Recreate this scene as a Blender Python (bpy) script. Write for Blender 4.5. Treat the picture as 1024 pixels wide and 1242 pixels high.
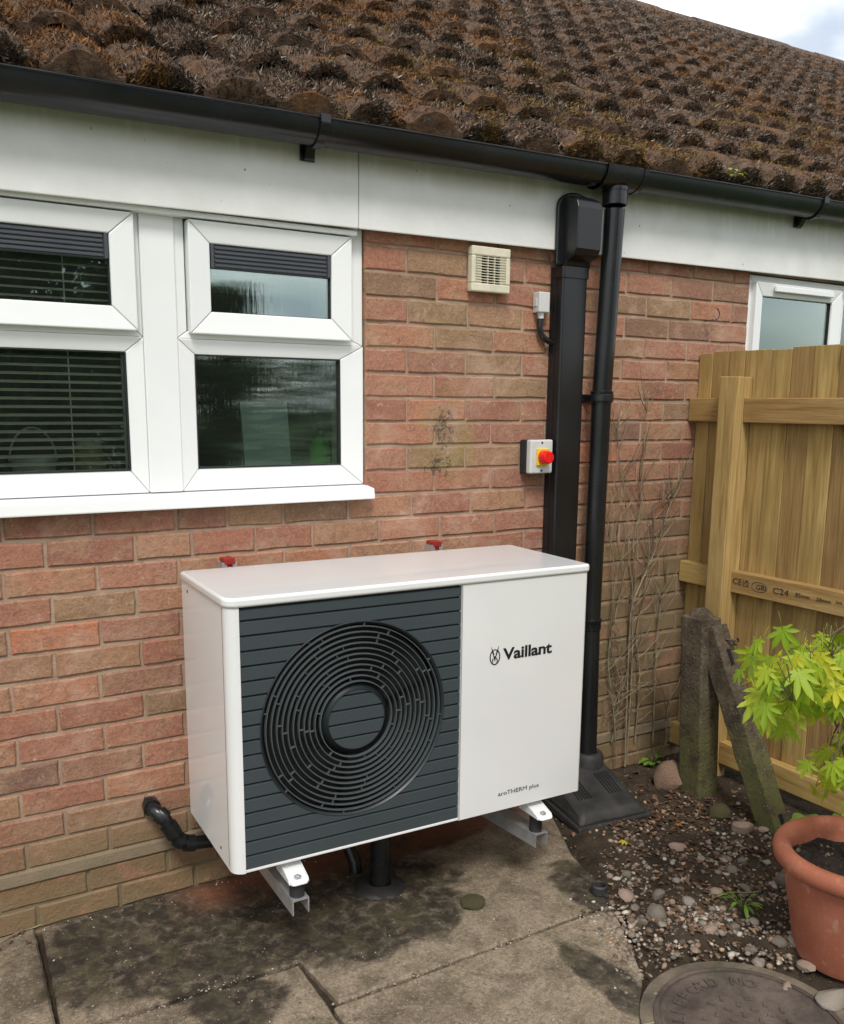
import bpy, bmesh, math, random
import numpy as np
from mathutils import Vector, Matrix, noise

random.seed(7); np.random.seed(7)
S = bpy.context.scene
for o in list(bpy.data.objects): bpy.data.objects.remove(o)
COL = S.collection
R = math.radians

# ------------------------------------------------------------------ camera
CAMP = Vector((-0.688, -2.472, 1.428))
CR = Vector((0.8556, -0.5176, 0.0089)).normalized()
CF = Vector((0.5093, 0.8421, -0.1775)).normalized()
CU = CR.cross(CF).normalized(); CR = CF.cross(CU).normalized()
FPX, PX0, PY0 = 1088.28, 512.0, 687.58
cam = bpy.data.cameras.new('camera'); co = bpy.data.objects.new('camera', cam); COL.objects.link(co)
co.matrix_world = Matrix.Translation(CAMP) @ Matrix((CR, CU, -CF)).transposed().to_4x4()
cam.sensor_fit = 'HORIZONTAL'; cam.sensor_width = 36; cam.lens = 36*FPX/1024
cam.shift_y = (PY0-621)/1024; cam.clip_start = .02; cam.clip_end = 800
S.camera = co

def proj(p):
    d = Vector(p)-CAMP; z = d.dot(CF)
    if z < .05: return None
    return (PX0+FPX*d.dot(CR)/z, PY0-FPX*d.dot(CU)/z, z)
def ray(px, py): return CF+CR*((px-PX0)/FPX)-CU*((py-PY0)/FPX)
def at_y(px, py, y): d = ray(px, py); return CAMP+d*((y-CAMP.y)/d.y)
def at_x(px, py, x): d = ray(px, py); return CAMP+d*((x-CAMP.x)/d.x)
def at_z(px, py, z): d = ray(px, py); return CAMP+d*((z-CAMP.z)/d.z)

# ------------------------------------------------------------------ world, sun, exposure
W = bpy.data.worlds.new('World'); S.world = W; W.use_nodes = True
nt = W.node_tree; nt.nodes.clear()
SUN_EL, SUN_AZ = R(52), R(205)          # azimuth from +y clockwise: behind the camera, to its left
sky = nt.nodes.new('ShaderNodeTexSky'); sky.sky_type = 'NISHITA'; sky.sun_disc = False
sky.sun_elevation = SUN_EL; sky.sun_rotation = SUN_AZ; sky.dust_density = 2.0; sky.air_density = 1.2
tc = nt.nodes.new('ShaderNodeTexCoord'); mp = nt.nodes.new('ShaderNodeMapping')
mp.inputs['Scale'].default_value = (1.6, 1.6, 3.2); mp.inputs['Location'].default_value = (3.3, 1.2, .4)
nz = nt.nodes.new('ShaderNodeTexNoise'); nz.inputs['Scale'].default_value = 1.7; nz.inputs['Detail'].default_value = 8; nz.inputs['Roughness'].default_value = .55
rp = nt.nodes.new('ShaderNodeValToRGB'); rp.color_ramp.elements[0].position = .36; rp.color_ramp.elements[1].position = .58
rp.color_ramp.elements[0].color = (.45, .45, .45, 1)
nz2 = nt.nodes.new('ShaderNodeTexNoise'); nz2.inputs['Scale'].default_value = 3.5; nz2.inputs['Detail'].default_value = 6
rc = nt.nodes.new('ShaderNodeValToRGB'); rc.color_ramp.elements[0].color = (3.9, 4.35, 5.0, 1); rc.color_ramp.elements[1].color = (8.6, 8.6, 8.5, 1)
rc.color_ramp.elements[0].position = .35; rc.color_ramp.elements[1].position = .6
mx = nt.nodes.new('ShaderNodeMix'); mx.data_type = 'RGBA'
bg = nt.nodes.new('ShaderNodeBackground'); bg.inputs['Strength'].default_value = .105
wo = nt.nodes.new('ShaderNodeOutputWorld'); L = nt.links.new
L(tc.outputs['Generated'], mp.inputs['Vector']); L(mp.outputs['Vector'], nz.inputs['Vector']); L(mp.outputs['Vector'], nz2.inputs['Vector'])
L(nz.outputs['Fac'], rp.inputs['Fac']); L(nz2.outputs['Fac'], rc.inputs['Fac'])
L(rp.outputs['Color'], mx.inputs['Factor']); L(sky.outputs['Color'], mx.inputs['A']); L(rc.outputs['Color'], mx.inputs['B'])
L(mx.outputs['Result'], bg.inputs['Color']); L(bg.outputs['Background'], wo.inputs['Surface'])

sl = bpy.data.lights.new('sun', 'SUN'); sl.energy = 1.4; sl.angle = R(16); sl.color = (1, .965, .91)
so = bpy.data.objects.new('sun', sl); COL.objects.link(so)
sd = Vector((math.sin(SUN_AZ)*math.cos(SUN_EL), math.cos(SUN_AZ)*math.cos(SUN_EL), math.sin(SUN_EL)))
so.rotation_euler = sd.to_track_quat('Z', 'Y').to_euler(); so.location = sd*20
S.view_settings.view_transform = 'Standard'; S.view_settings.look = 'None'
S.view_settings.exposure = 0.84; S.view_settings.gamma = 1; S.view_settings.use_curve_mapping = False
S.render.engine = 'CYCLES'
S.cycles.max_bounces = 8; S.cycles.transparent_max_bounces = 12

# ------------------------------------------------------------------ materials
class NT:
    def __init__(s, name):
        s.m = bpy.data.materials.new(name); s.m.use_nodes = True; s.t = s.m.node_tree; s.t.nodes.clear()
        s.out = s.n('ShaderNodeOutputMaterial'); s.b = s.n('ShaderNodeBsdfPrincipled'); s.l(s.b.outputs[0], s.out.inputs['Surface'])
    def n(s, t, **k):
        x = s.t.nodes.new(t)
        for a, v in k.items():
            if a in x.inputs: x.inputs[a].default_value = v
            else: setattr(x, a, v)
        return x
    def l(s, a, b): s.t.links.new(a, b)
    def put(s, sock, v):
        if hasattr(v, 'is_linked') or isinstance(v, bpy.types.NodeSocket): s.l(v, sock)
        else: sock.default_value = v
    def math(s, op, a, b=0.0, c=0.0, clamp=False):
        x = s.n('ShaderNodeMath', operation=op); x.use_clamp = clamp
        s.put(x.inputs[0], a); s.put(x.inputs[1], b); s.put(x.inputs[2], c); return x.outputs[0]
    def mix(s, f, a, b, blend='MIX'):
        x = s.n('ShaderNodeMix', data_type='RGBA', blend_type=blend)
        s.put(x.inputs[0], f); s.put(x.inputs[6], c4(a)); s.put(x.inputs[7], c4(b)); return x.outputs[2]
    def ramp(s, f, stops, interp='LINEAR'):
        x = s.n('ShaderNodeValToRGB'); r = x.color_ramp; r.interpolation = interp
        while len(r.elements) < len(stops): r.elements.new(.5)
        for e, (p, c) in zip(r.elements, stops): e.position = p; e.color = c4(c)
        s.l(f, x.inputs[0]); return x.outputs[0]
    def rng(s, v, a, b, c=0.0, d=1.0):
        x = s.n('ShaderNodeMapRange', interpolation_type='SMOOTHSTEP'); s.l(v, x.inputs[0])
        for i, q in enumerate((a, b, c, d)): x.inputs[i+1].default_value = q
        return x.outputs[0]
    def coords(s, rand=True, scale=(1, 1, 1), world=False):
        if world: v = s.n('ShaderNodeNewGeometry').outputs['Position']
        else: v = s.n('ShaderNodeTexCoord').outputs['Object']
        if rand and not world:
            r = s.n('ShaderNodeObjectInfo').outputs['Random']
            a = s.n('ShaderNodeVectorMath', operation='ADD'); s.l(v, a.inputs[0])
            cb = s.n('ShaderNodeCombineXYZ')
            for i, k in enumerate((37., 71., 113.)): s.l(s.math('MULTIPLY', r, k), cb.inputs[i])
            s.l(cb.outputs[0], a.inputs[1]); v = a.outputs[0]
        if scale != (1, 1, 1):
            m = s.n('ShaderNodeVectorMath', operation='MULTIPLY'); s.l(v, m.inputs[0]); m.inputs[1].default_value = scale; v = m.outputs[0]
        return v
    def noise(s, v, scale, detail=5, rough=.55, dist=0.0):
        x = s.n('ShaderNodeTexNoise'); s.l(v, x.inputs['Vector'])
        x.inputs['Scale'].default_value = scale; x.inputs['Detail'].default_value = detail
        x.inputs['Roughness'].default_value = rough; x.inputs['Distortion'].default_value = dist
        return x.outputs['Fac']
    def voro(s, v, scale, out='Distance', feature='F1'):
        x = s.n('ShaderNodeTexVoronoi', feature=feature); s.l(v, x.inputs['Vector']); x.inputs['Scale'].default_value = scale
        return x.outputs[out]
    def bump(s, h, strength=.3, dist=.01, normal=None):
        x = s.n('ShaderNodeBump'); s.l(h, x.inputs['Height']); x.inputs['Strength'].default_value = strength; x.inputs['Distance'].default_value = dist
        if normal is not None: s.l(normal, x.inputs['Normal'])
        return x.outputs[0]
    def fin(s, col, rough=.6, nrm=None, **k):
        s.put(s.b.inputs['Base Color'], c4(col)); s.put(s.b.inputs['Roughness'], rough)
        if nrm is not None: s.l(nrm, s.b.inputs['Normal'])
        for a, v in k.items(): s.put(s.b.inputs[a.replace('_', ' ')], v)
        return s.m
def c4(c):
    if isinstance(c, (tuple, list)) and len(c) == 3: return (*c, 1)
    return c

def simple(name, col, rough=.5, var=.12, scale=9, bump=.05, bscale=120, rand=True, spec=.5, metallic=0, rvar=.08):
    t = NT(name); v = t.coords(rand)
    n = t.noise(v, scale, 6); f = t.noise(v, bscale, 4)
    lo = tuple(c*(1-var) for c in col); hi = tuple(min(1, c*(1+var)) for c in col)
    c = t.ramp(n, [(.3, lo), (.7, hi)])
    r = t.math('ADD', rough-rvar, t.math('MULTIPLY', n, 2*rvar))
    return t.fin(c, r, t.bump(f, bump, .004) if bump else None, Specular_IOR_Level=spec, Metallic=metallic)

def wall_stain(t, g, X, Z, c):
    # chipped black residue with a green edge on the wall beside the window, and a chip by the unit
    def ell(cx, cz, sx, sz):
        a = t.math('POWER', t.math('DIVIDE', t.math('SUBTRACT', X, cx), sx), 2.0); b = t.math('POWER', t.math('DIVIDE', t.math('SUBTRACT', Z, cz), sz), 2.0)
        return t.math('ADD', a, b)
    n5 = t.noise(g, 62, 5, .7, .9)
    grn = t.math('MULTIPLY', t.rng(ell(.90, 1.33, .15, .19), 1.0, .15), t.rng(t.noise(g, 14, 4), .38, .62))
    c = t.mix(t.math('MULTIPLY', grn, .4), c, (.25, .22, .06))
    gr2 = t.math('MULTIPLY', t.rng(ell(.885, 1.36, .08, .10), 1.2, .2), t.rng(n5, .40, .60)); c = t.mix(t.math('MULTIPLY', gr2, .4), c, (.36, .27, .24))
    d1 = t.rng(ell(.885, 1.355, .05, .085), 1.6, .1); d2 = t.rng(ell(.865, 1.235, .075, .05), 1.6, .1)
    dk = t.rng(t.math('ADD', t.math('MULTIPLY', t.math('MAXIMUM', d1, d2), .24), n5), .70, .80, 0, .8)
    c = t.mix(t.math('MULTIPLY', dk, .9), c, (.045, .035, .032))
    d3 = t.rng(ell(.045, .835, .045, .03), 1.5, .1); return t.mix(t.rng(t.math('ADD', t.math('MULTIPLY', d3, .30), n5), .70, .76), c, (.05, .035, .03))

def brick_mat():
    t = NT('brick_face')
    oi = t.n('ShaderNodeObjectInfo').outputs['Random']
    at = t.n('ShaderNodeAttribute', attribute_name='rnd').outputs['Fac']
    rnd = t.math('FRACT', t.math('ADD', oi, at))
    base = t.ramp(rnd, [(0, (.33, .130, .080)), (.12, (.40, .18, .115)), (.24, (.27, .105, .07)), (.36, (.43, .185, .105)), (.48, (.36, .195, .11)),
                        (.58, (.27, .175, .09)), (.68, (.17, .085, .065)), (.78, (.46, .165, .085)), (.86, (.30, .18, .10)), (.93, (.36, .15, .10)), (1, (.23, .125, .08))])
    g = t.n('ShaderNodeNewGeometry').outputs['Position']
    sp = t.n('ShaderNodeSeparateXYZ'); t.l(g, sp.inputs[0]); X, Z = sp.outputs[0], sp.outputs[2]
    n1 = t.noise(g, 9, 5, .6); n2 = t.noise(g, 50, 6, .7, .4); n3 = t.noise(g, 135, 5, .75)
    c = t.mix(t.rng(n1, .42, .70), base, (.40, .27, .16)); c = t.mix(.55, base, c); nb = t.noise(g, 22, 5, .6, .5); c = t.mix(t.rng(nb, .52, .70, 0, .55), c, t.mix(.6, c, (.15, .08, .06)))
    c = t.mix(t.rng(n2, .44, .66, 0, .75), c, t.mix(.55, c, (.14, .075, .055)))
    c = t.mix(t.rng(n3, .52, .68, 0, .7), c, t.mix(.5, c, (.62, .43, .31)))
    c = t.mix(t.rng(n3, .46, .32, 0, .75), c, t.mix(.65, c, (.085, .048, .036)))
    # pale lime bloom
    n6 = t.noise(g, 5.5, 6, .6, .6)
    c = t.mix(t.rng(n6, .52, .68, 0, .5), c, (.50, .33, .24)); sm = t.math('MULTIPLY', t.rng(t.noise(g, 30, 5, .7, 1.2), .60, .68), .55); c = t.mix(sm, c, (.50, .37, .28))
    # grey-brown algae film near the ground and in the corner by the fence
    n4 = t.noise(g, 6, 6, .6, .4)
    low = t.math('MULTIPLY', t.rng(Z, .42, .10), t.rng(n4, .25, .52))
    cor = t.math('MULTIPLY', t.math('MULTIPLY', t.rng(X, 1.40, 1.65), t.rng(Z, 1.45, .55)), t.rng(n4, .22, .50))
    alg = t.math('MULTIPLY', t.math('MAXIMUM', low, cor), .82)
    c = t.mix(alg, c, t.mix(n2, (.085, .072, .032), (.20, .165, .075)))
    c = t.mix(.10, c, (.46, .27, .20)); c = wall_stain(t, g, X, Z, c)
    h = t.math('ADD', t.math('MULTIPLY', n3, .35), n2)
    return t.fin(c, .88, t.bump(h, .9, .006), Specular_IOR_Level=.25)

def mortar_mat():
    t = NT('mortar_joint'); g = t.coords(world=True)
    sp = t.n('ShaderNodeSeparateXYZ'); t.l(g, sp.inputs[0])
    n = t.noise(g, 14, 6, .6); f = t.noise(g, 160, 4, .7)
    c = t.ramp(n, [(.3, (.27, .19, .135)), (.55, (.38, .275, .20)), (.75, (.47, .355, .27))])
    c = t.mix(t.rng(f, .5, .75, 0, .35), c, (.26, .18, .13))
    low = t.math('MULTIPLY', t.rng(sp.outputs[2], .40, .10), t.rng(n, .2, .6, .35, .9))
    cor = t.math('MULTIPLY', t.rng(sp.outputs[0], 1.5, 1.75), t.rng(sp.outputs[2], 1.15, .4, 0, .6))
    c = t.mix(t.math('MAXIMUM', low, cor), c, (.15, .125, .075)); c = wall_stain(t, g, sp.outputs[0], sp.outputs[2], c)
    return t.fin(c, .95, t.bump(f, .7, .004), Specular_IOR_Level=.2)

def roof_mat():
    t = NT('mossy_roof_tile'); g = t.coords(world=True)
    sp = t.n('ShaderNodeSeparateXYZ'); t.l(g, sp.inputs[0])
    n1 = t.noise(g, 4.5, 6, .65, .5); n2 = t.noise(g, 28, 6, .7); n3 = t.noise(g, 130, 4, .7)
    c = t.ramp(n2, [(.28, (.030, .022, .017)), (.45, (.11, .07, .048)), (.58, (.22, .137, .088)), (.72, (.09, .065, .05))])
    c = t.mix(t.rng(n1, .50, .66, 0, .8), c, t.mix(n2, (.13, .058, .024), (.33, .16, .06)))
    c = t.mix(t.rng(t.noise(g, 17, 5, .7), .60, .70, 0, .8), c, (.27, .24, .20))
    c = t.mix(t.rng(n3, .52, .75, 0, .45), c, (.025, .02, .018))
    # bare grey weathered tile towards the ridge
    far = t.math('MULTIPLY', t.rng(sp.outputs[1], 1.2, 3.6), t.rng(n2, .40, .60)); c = t.mix(t.math('MULTIPLY', far, .75), c, (.19, .165, .15))
    h = t.math('ADD', t.math('MULTIPLY', n2, 1.0), t.math('MULTIPLY', n3, .6))
    return t.fin(c, .95, t.bump(h, 1.0, .03), Specular_IOR_Level=.2)

def attr_mat(name, rough=.9, bump=.4, bscale=200, spec=.25, sub=0, var=.35):
    t = NT(name); a = t.n('ShaderNodeAttribute', attribute_name='col').outputs['Color']; g = t.coords(world=True)
    n = t.noise(g, bscale, 4, .65)
    c = t.mix(t.rng(n, .35, .7, 0, var), a, t.mix(.75, a, (.02, .015, .01)))
    return t.fin(c, rough, t.bump(n, bump, .004), Specular_IOR_Level=spec)

def concrete_mat():
    t = NT('stained_concrete'); g = t.coords(world=True)
    sp = t.n('ShaderNodeSeparateXYZ'); t.l(g, sp.inputs[0]); X, Y = sp.outputs[0], sp.outputs[1]
    n1 = t.noise(g, 3.6, 9, .66, .7); n2 = t.noise(g, 16, 7, .7, .4); n3 = t.noise(g, 110, 5, .78)
    c = t.ramp(n1, [(.30, (.075, .056, .037)), (.42, (.17, .13, .088)), (.52, (.29, .23, .16)), (.64, (.21, .163, .11)), (.78, (.12, .09, .06))])
    c = t.mix(t.rng(n2, .45, .68, 0, .7), c, t.mix(.6, c, (.11, .085, .055)))
    c = t.mix(t.rng(n3, .46, .66, 0, .75), c, t.mix(.6, c, (.05, .036, .022))); c = t.mix(t.rng(t.noise(g, 260, 3, .6), .56, .70, 0, .5), c, (.55, .47, .36)); n7 = t.noise(g, 38, 5, .7, .6); c = t.mix(t.rng(n7, .50, .68, 0, .6), c, t.mix(.6, c, (.07, .052, .032)))
    # damp, algae-black patches along the wall; under the unit partly painted shade
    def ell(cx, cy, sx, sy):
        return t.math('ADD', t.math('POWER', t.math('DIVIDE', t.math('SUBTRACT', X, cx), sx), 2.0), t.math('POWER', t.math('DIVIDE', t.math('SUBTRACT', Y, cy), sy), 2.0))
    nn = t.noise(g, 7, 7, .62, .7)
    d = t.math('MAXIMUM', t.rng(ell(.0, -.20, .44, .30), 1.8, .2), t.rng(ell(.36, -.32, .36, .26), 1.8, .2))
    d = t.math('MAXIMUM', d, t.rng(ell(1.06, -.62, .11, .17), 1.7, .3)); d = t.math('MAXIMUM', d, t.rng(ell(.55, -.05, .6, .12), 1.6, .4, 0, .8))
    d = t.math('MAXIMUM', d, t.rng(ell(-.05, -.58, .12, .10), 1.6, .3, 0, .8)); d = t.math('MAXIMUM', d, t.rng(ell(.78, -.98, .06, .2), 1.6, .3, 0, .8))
    wet_shade = t.rng(t.math('ADD', t.math('MULTIPLY', d, .52), nn), .60, .84)
    wet_shade = t.math('MULTIPLY', wet_shade, t.rng(t.noise(g, 26, 6, .7, .5), .30, .56, .45, 1))
    c = t.mix(t.math('MULTIPLY', wet_shade, .95), c, t.mix(t.rng(n2, .4, .7), (.020, .016, .012), (.060, .050, .030)))
    # green film
    gm = t.math('MULTIPLY', t.rng(t.noise(g, 8, 6, .65, .3), .50, .66), .6); c = t.mix(t.math('MULTIPLY', gm, .7), c, (.085, .073, .034)); ag = t.n('ShaderNodeTexVoronoi'); t.l(g, ag.inputs['Vector']); ag.inputs['Scale'].default_value = 150; agv = t.n('ShaderNodeSeparateColor'); t.l(ag.outputs['Color'], agv.inputs[0]); c = t.mix(t.math('MULTIPLY', t.rng(agv.outputs[0], .82, .88, 0, .28), t.math('SUBTRACT', 1.0, t.math('MULTIPLY', wet_shade, .9))), c, t.mix(.6, c, (.50, .43, .34))); c = t.mix(t.rng(agv.outputs[1], .82, .88, 0, .35), c, t.mix(.7, c, (.03, .024, .018)))
    # brick dust washed against the foot of the wall
    du = t.math('MULTIPLY', t.math('MULTIPLY', t.rng(Y, -.22, -.04), t.rng(X, -.12, .1)), t.math('MULTIPLY', t.rng(X, 1.35, 1.0), t.rng(nn, .30, .55)))
    c = t.mix(t.math('MULTIPLY', du, .85), c, t.mix(n2, (.13, .045, .025), (.30, .115, .06)))
    # pale lichen specks
    v = t.voro(g, 60); sk = t.math('MULTIPLY', t.rng(v, .13, .07), t.rng(t.noise(g, 11, 3), .52, .6)); c = t.mix(t.math('MULTIPLY', sk, .75), c, (.58, .54, .47))
    r = t.math('SUBTRACT', .9, t.math('MULTIPLY', wet_shade, .28))
    h = t.math('ADD', n2, t.math('MULTIPLY', n3, .55))
    return t.fin(c, r, t.bump(h, .7, .008), Specular_IOR_Level=.35)

def wood_mat(name, dark, mid, light, axis='z', green=False):
    t = NT(name); sc = {'z': (1, 1, .045), 'y': (1, .045, 1)}[axis]
    v0 = t.coords(True); v = t.coords(True, sc)
    oi = t.n('ShaderNodeObjectInfo').outputs['Random']
    n1 = t.noise(v, 42, 5, .6, 1.4); n2 = t.noise(v, 190, 4, .6); n3 = t.noise(v0, 3.5, 4)
    c = t.ramp(n1, [(.30, dark), (.48, mid), (.68, light)])
    c = t.mix(t.rng(n2, .45, .7, 0, .45), c, dark)
    c = t.mix(t.rng(n3, .40, .68, 0, .45), c, tuple(x*.72 for x in mid))
    x = t.n('ShaderNodeHueSaturation'); t.l(c, x.inputs['Color']); t.l(t.math('ADD', .78, t.math('MULTIPLY', oi, .40)), x.inputs['Value']); t.l(t.math('ADD', .493, t.math('MULTIPLY', oi, .014)), x.inputs['Hue'])
    c = x.outputs[0]
    # knots
    kv = t.coords(True, (7, 7, 2.2) if axis == 'z' else (7, 2.2, 7)); k = t.voro(kv, 1.0)
    c = t.mix(t.rng(k, .16, .05, 0, .85), c, tuple(q*.45 for q in dark))
    return t.fin(c, .72, t.bump(t.math('ADD', n1, n2), .25, .004), Specular_IOR_Level=.3)

def glass_mat(name, streak=0.0, tint=(.90, .95, .92), refl=6.0):
    t = NT(name); t.t.nodes.remove(t.b); g = t.coords(world=True)
    f = t.n('ShaderNodeFresnel', IOR=1.5); tr = t.n('ShaderNodeBsdfTransparent'); tr.inputs[0].default_value = (*tint, 1)
    gl = t.n('ShaderNodeBsdfGlossy'); gl.inputs['Roughness'].default_value = .015; gl.inputs[0].default_value = (.86, 1, .96, 1)
    fac = t.math('MULTIPLY', f.outputs[0], refl, clamp=True)
    wob = t.noise(g, 1.6, 2)
    h = wob; strength, dist = .05, .05
    if streak:
        m = t.n('ShaderNodeVectorMath', operation='MULTIPLY'); t.l(g, m.inputs[0]); m.inputs[1].default_value = (1, 1, .035)
        h = t.math('ADD', t.math('MULTIPLY', t.noise(m.outputs[0], 130, 3, .6), .12*streak), t.math('MULTIPLY', wob, .03)); strength, dist = .30, .03
    b = t.bump(h, strength, dist); t.l(b, gl.inputs['Normal'])
    mxs = t.n('ShaderNodeMixShader'); t.l(fac, mxs.inputs[0]); t.l(tr.outputs[0], mxs.inputs[1]); t.l(gl.outputs[0], mxs.inputs[2])
    # thin film of dust and dried drops
    d = t.n('ShaderNodeBsdfDiffuse'); d.inputs[0].default_value = (.5, .52, .5, 1)
    sp = t.rng(t.voro(g, 75), .10, .05); am = t.math('MULTIPLY', t.math('MULTIPLY', sp, t.rng(t.noise(g, 18, 3), .5, .6)), .28 if streak else .08)
    am = t.math('ADD', am, .012)
    m2 = t.n('ShaderNodeMixShader'); t.l(am, m2.inputs[0]); t.l(mxs.outputs[0], m2.inputs[1]); t.l(d.outputs[0], m2.inputs[2]); t.l(m2.outputs[0], t.out.inputs['Surface'])
    return t.m

def leaf_mat(name, stops, trans=.35):
    t = NT(name); oi = t.n('ShaderNodeObjectInfo').outputs['Random']; v = t.coords(True)
    at = t.n('ShaderNodeAttribute', attribute_name='rnd').outputs['Fac']
    c = t.ramp(t.math('FRACT', t.math('ADD', oi, at)), stops); n = t.noise(v, 45, 4)
    c = t.mix(t.rng(n, .4, .7, 0, .35), c, t.mix(.5, c, (.02, .05, .005)))
    t.fin(c, .5, None, Specular_IOR_Level=.4)
    tl = t.n('ShaderNodeBsdfTranslucent'); t.l(c, tl.inputs[0]); m = t.n('ShaderNodeMixShader'); m.inputs[0].default_value = trans
    t.l(t.b.outputs[0], m.inputs[1]); t.l(tl.outputs[0], m.inputs[2]); t.l(m.outputs[0], t.out.inputs['Surface']); return t.m

def fascia_mat():
    t = NT('white_fascia_paint'); g = t.coords(world=True); sp = t.n('ShaderNodeSeparateXYZ'); t.l(g, sp.inputs[0])
    n = t.noise(g, 7, 6, .6); m = t.n('ShaderNodeVectorMath', operation='MULTIPLY'); t.l(g, m.inputs[0]); m.inputs[1].default_value = (1, 1, .12)
    st = t.noise(m.outputs[0], 26, 5, .65)
    c = t.ramp(n, [(.3, (.66, .665, .63)), (.7, (.77, .77, .745))])
    c = t.mix(t.math('MULTIPLY', t.rng(sp.outputs[2], 2.06, 2.115), t.rng(st, .25, .55, 0, .4)), c, (.42, .40, .31))  # band under the gutter: dirt, with gutter shade painted in
    c = t.mix(t.rng(st, .60, .78, 0, .15), c, (.55, .54, .48))
    sk = t.math('MULTIPLY', t.rng(t.voro(g, 16), .075, .04), t.rng(t.noise(g, 40, 3), .45, .55)); c = t.mix(t.math('MULTIPLY', sk, .7), c, (.16, .15, .12))
    return t.fin(c, .55, t.bump(n, .08, .01))

def white_unit_mat():
    t = NT('white_powder_coat'); v = t.coords(False); n = t.noise(v, 3, 3); f = t.noise(v, 600, 2)
    return t.fin(t.ramp(n, [(.3, (.74, .745, .74)), (.7, (.78, .785, .78))]), .30, t.bump(f, .03, .001), Specular_IOR_Level=.5, Coat_Weight=.8, Coat_Roughness=.035, Coat_IOR=1.75)

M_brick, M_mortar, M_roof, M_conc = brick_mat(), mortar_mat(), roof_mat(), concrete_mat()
M_moss = attr_mat('moss_fronds', .95, .3, 260); M_gravel = attr_mat('gravel_stone', .75, .3, 220, .35)
M_litter = attr_mat('dead_leaves', .8, .3, 150)
M_fence = wood_mat('treated_fence_board', (.22, .135, .044), (.355, .228, .082), (.45, .31, .125))
M_rail = wood_mat('treated_fence_rail', (.25, .145, .045), (.42, .27, .095), (.52, .36, .15), 'y')
M_postw = wood_mat('treated_fence_post', (.26, .16, .052), (.42, .28, .105), (.51, .365, .16))
M_fascia, M_unit = fascia_mat(), white_unit_mat()
M_upvc = simple('white_window_plastic', (.79, .80, .79), .35, .02, 5, .02)
M_seal = simple('black_glazing_seal', (.012, .012, .013), .6)
M_louvre = simple('dark_grey_louvre', (.055, .06, .072), .45, .1)
M_glass, M_glass2 = glass_mat('window_glass', refl=3.2), glass_mat('rippled_window_glass', .10)
M_black = simple('black_gutter_plastic', (.0105, .0115, .013), .27, .3, 6, .03, 60, rvar=.07)
M_duct = simple('black_trunking_plastic', (.0095, .010, .0115), .33, .3, 5, .03, 60, rvar=.08)
M_gully = simple('dusty_black_plastic', (.028, .027, .026), .62, .55, 14, .35, 90)
M_slate = simple('slate_grey_plastic', (.043, .056, .062), .45, .05, 4, .03, 400)
M_grille = simple('dark_grille_plastic', (.014, .019, .021), .42, .06, 4, .03)
M_ring = simple('grey_grille_ring', (.075, .088, .092), .4, .06, 4, .0)
M_void = simple('shade_black', (.003, .003, .0035), .8, .1)  # near-black that stands in for deep shade inside openings
M_ink = simple('black_lettering', (.012, .012, .014), .4, .05)
M_inkgrey = simple('grey_lettering', (.10, .10, .10), .5, .05)
M_galv = simple('galvanised_steel', (.56, .57, .58), .42, .14, 30, .1, 90, metallic=.75)
M_red = simple('red_plastic', (.32, .025, .018), .4, .1)
M_knob = simple('bright_red_knob', (.72, .012, .012), .32, .05)
M_yellow = simple('yellow_plastic', (.78, .53, .02), .4, .06)
M_grey = simple('pale_grey_plastic', (.55, .56, .54), .45, .05)
M_cream = simple('aged_cream_plastic', (.62, .58, .44), .5, .12, 18, .05)
M_spur = simple('weathered_concrete_post', (.165, .145, .105), .92, .55, 13, .9, 75)
def spur_mat():
    t = NT('lichen_concrete'); g = t.coords(world=True); sp = t.n('ShaderNodeSeparateXYZ'); t.l(g, sp.inputs[0])
    n = t.noise(g, 13, 6, .65); f = t.noise(g, 90, 5, .7)
    c = t.ramp(n, [(.3, (.05, .038, .026)), (.5, (.125, .097, .066)), (.72, (.20, .16, .11))])
    c = t.mix(t.rng(f, .46, .66, 0, .7), c, (.05, .04, .03))
    c = t.mix(t.math('MULTIPLY', t.rng(sp.outputs[2], .5, .15), t.rng(n, .32, .56, 0, .8)), c, (.115, .12, .04))
    c = t.mix(t.math('MULTIPLY', t.rng(t.voro(g, 75), .16, .08), t.rng(t.noise(g, 20, 3), .48, .6)), c, (.46, .42, .35))
    return t.fin(c, .93, t.bump(t.math('ADD', n, f), .9, .012), Specular_IOR_Level=.2)
M_spur = spur_mat()
def soil_mat():
    t = NT('dark_soil'); g = t.coords(world=True); n = t.noise(g, 9, 6, .65); f = t.noise(g, 95, 6, .75)
    c = t.ramp(n, [(.3, (.03, .022, .014)), (.55, (.08, .057, .038)), (.75, (.135, .098, .066))])
    c = t.mix(t.rng(f, .5, .7, 0, .65), c, (.018, .013, .009)); c = t.mix(t.rng(t.voro(g, 85), .16, .07, 0, .55), c, (.24, .19, .14))
    return t.fin(c, .93, t.bump(f, 1.0, .014), Specular_IOR_Level=.25)
M_soil = soil_mat()
def terracotta_mat():
    t = NT('terracotta'); v = t.coords(False); n = t.noise(v, 7, 6, .6); f = t.noise(v, 120, 4)
    c = t.ramp(n, [(.3, (.30, .095, .052)), (.6, (.36, .125, .072)), (.8, (.43, .19, .125))])
    c = t.mix(t.rng(f, .55, .75, 0, .25), c, (.52, .32, .24)); c = t.mix(t.rng(t.noise(v, 16, 6, .7, .8), .57, .70, 0, .45), c, (.50, .33, .25)); c = t.mix(t.rng(t.noise(v, 5, 5, .6), .55, .75, 0, .45), c, (.20, .075, .045)); return t.fin(c, .7, t.bump(f, .15, .004), Specular_IOR_Level=.3)
M_terra = terracotta_mat()
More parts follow.
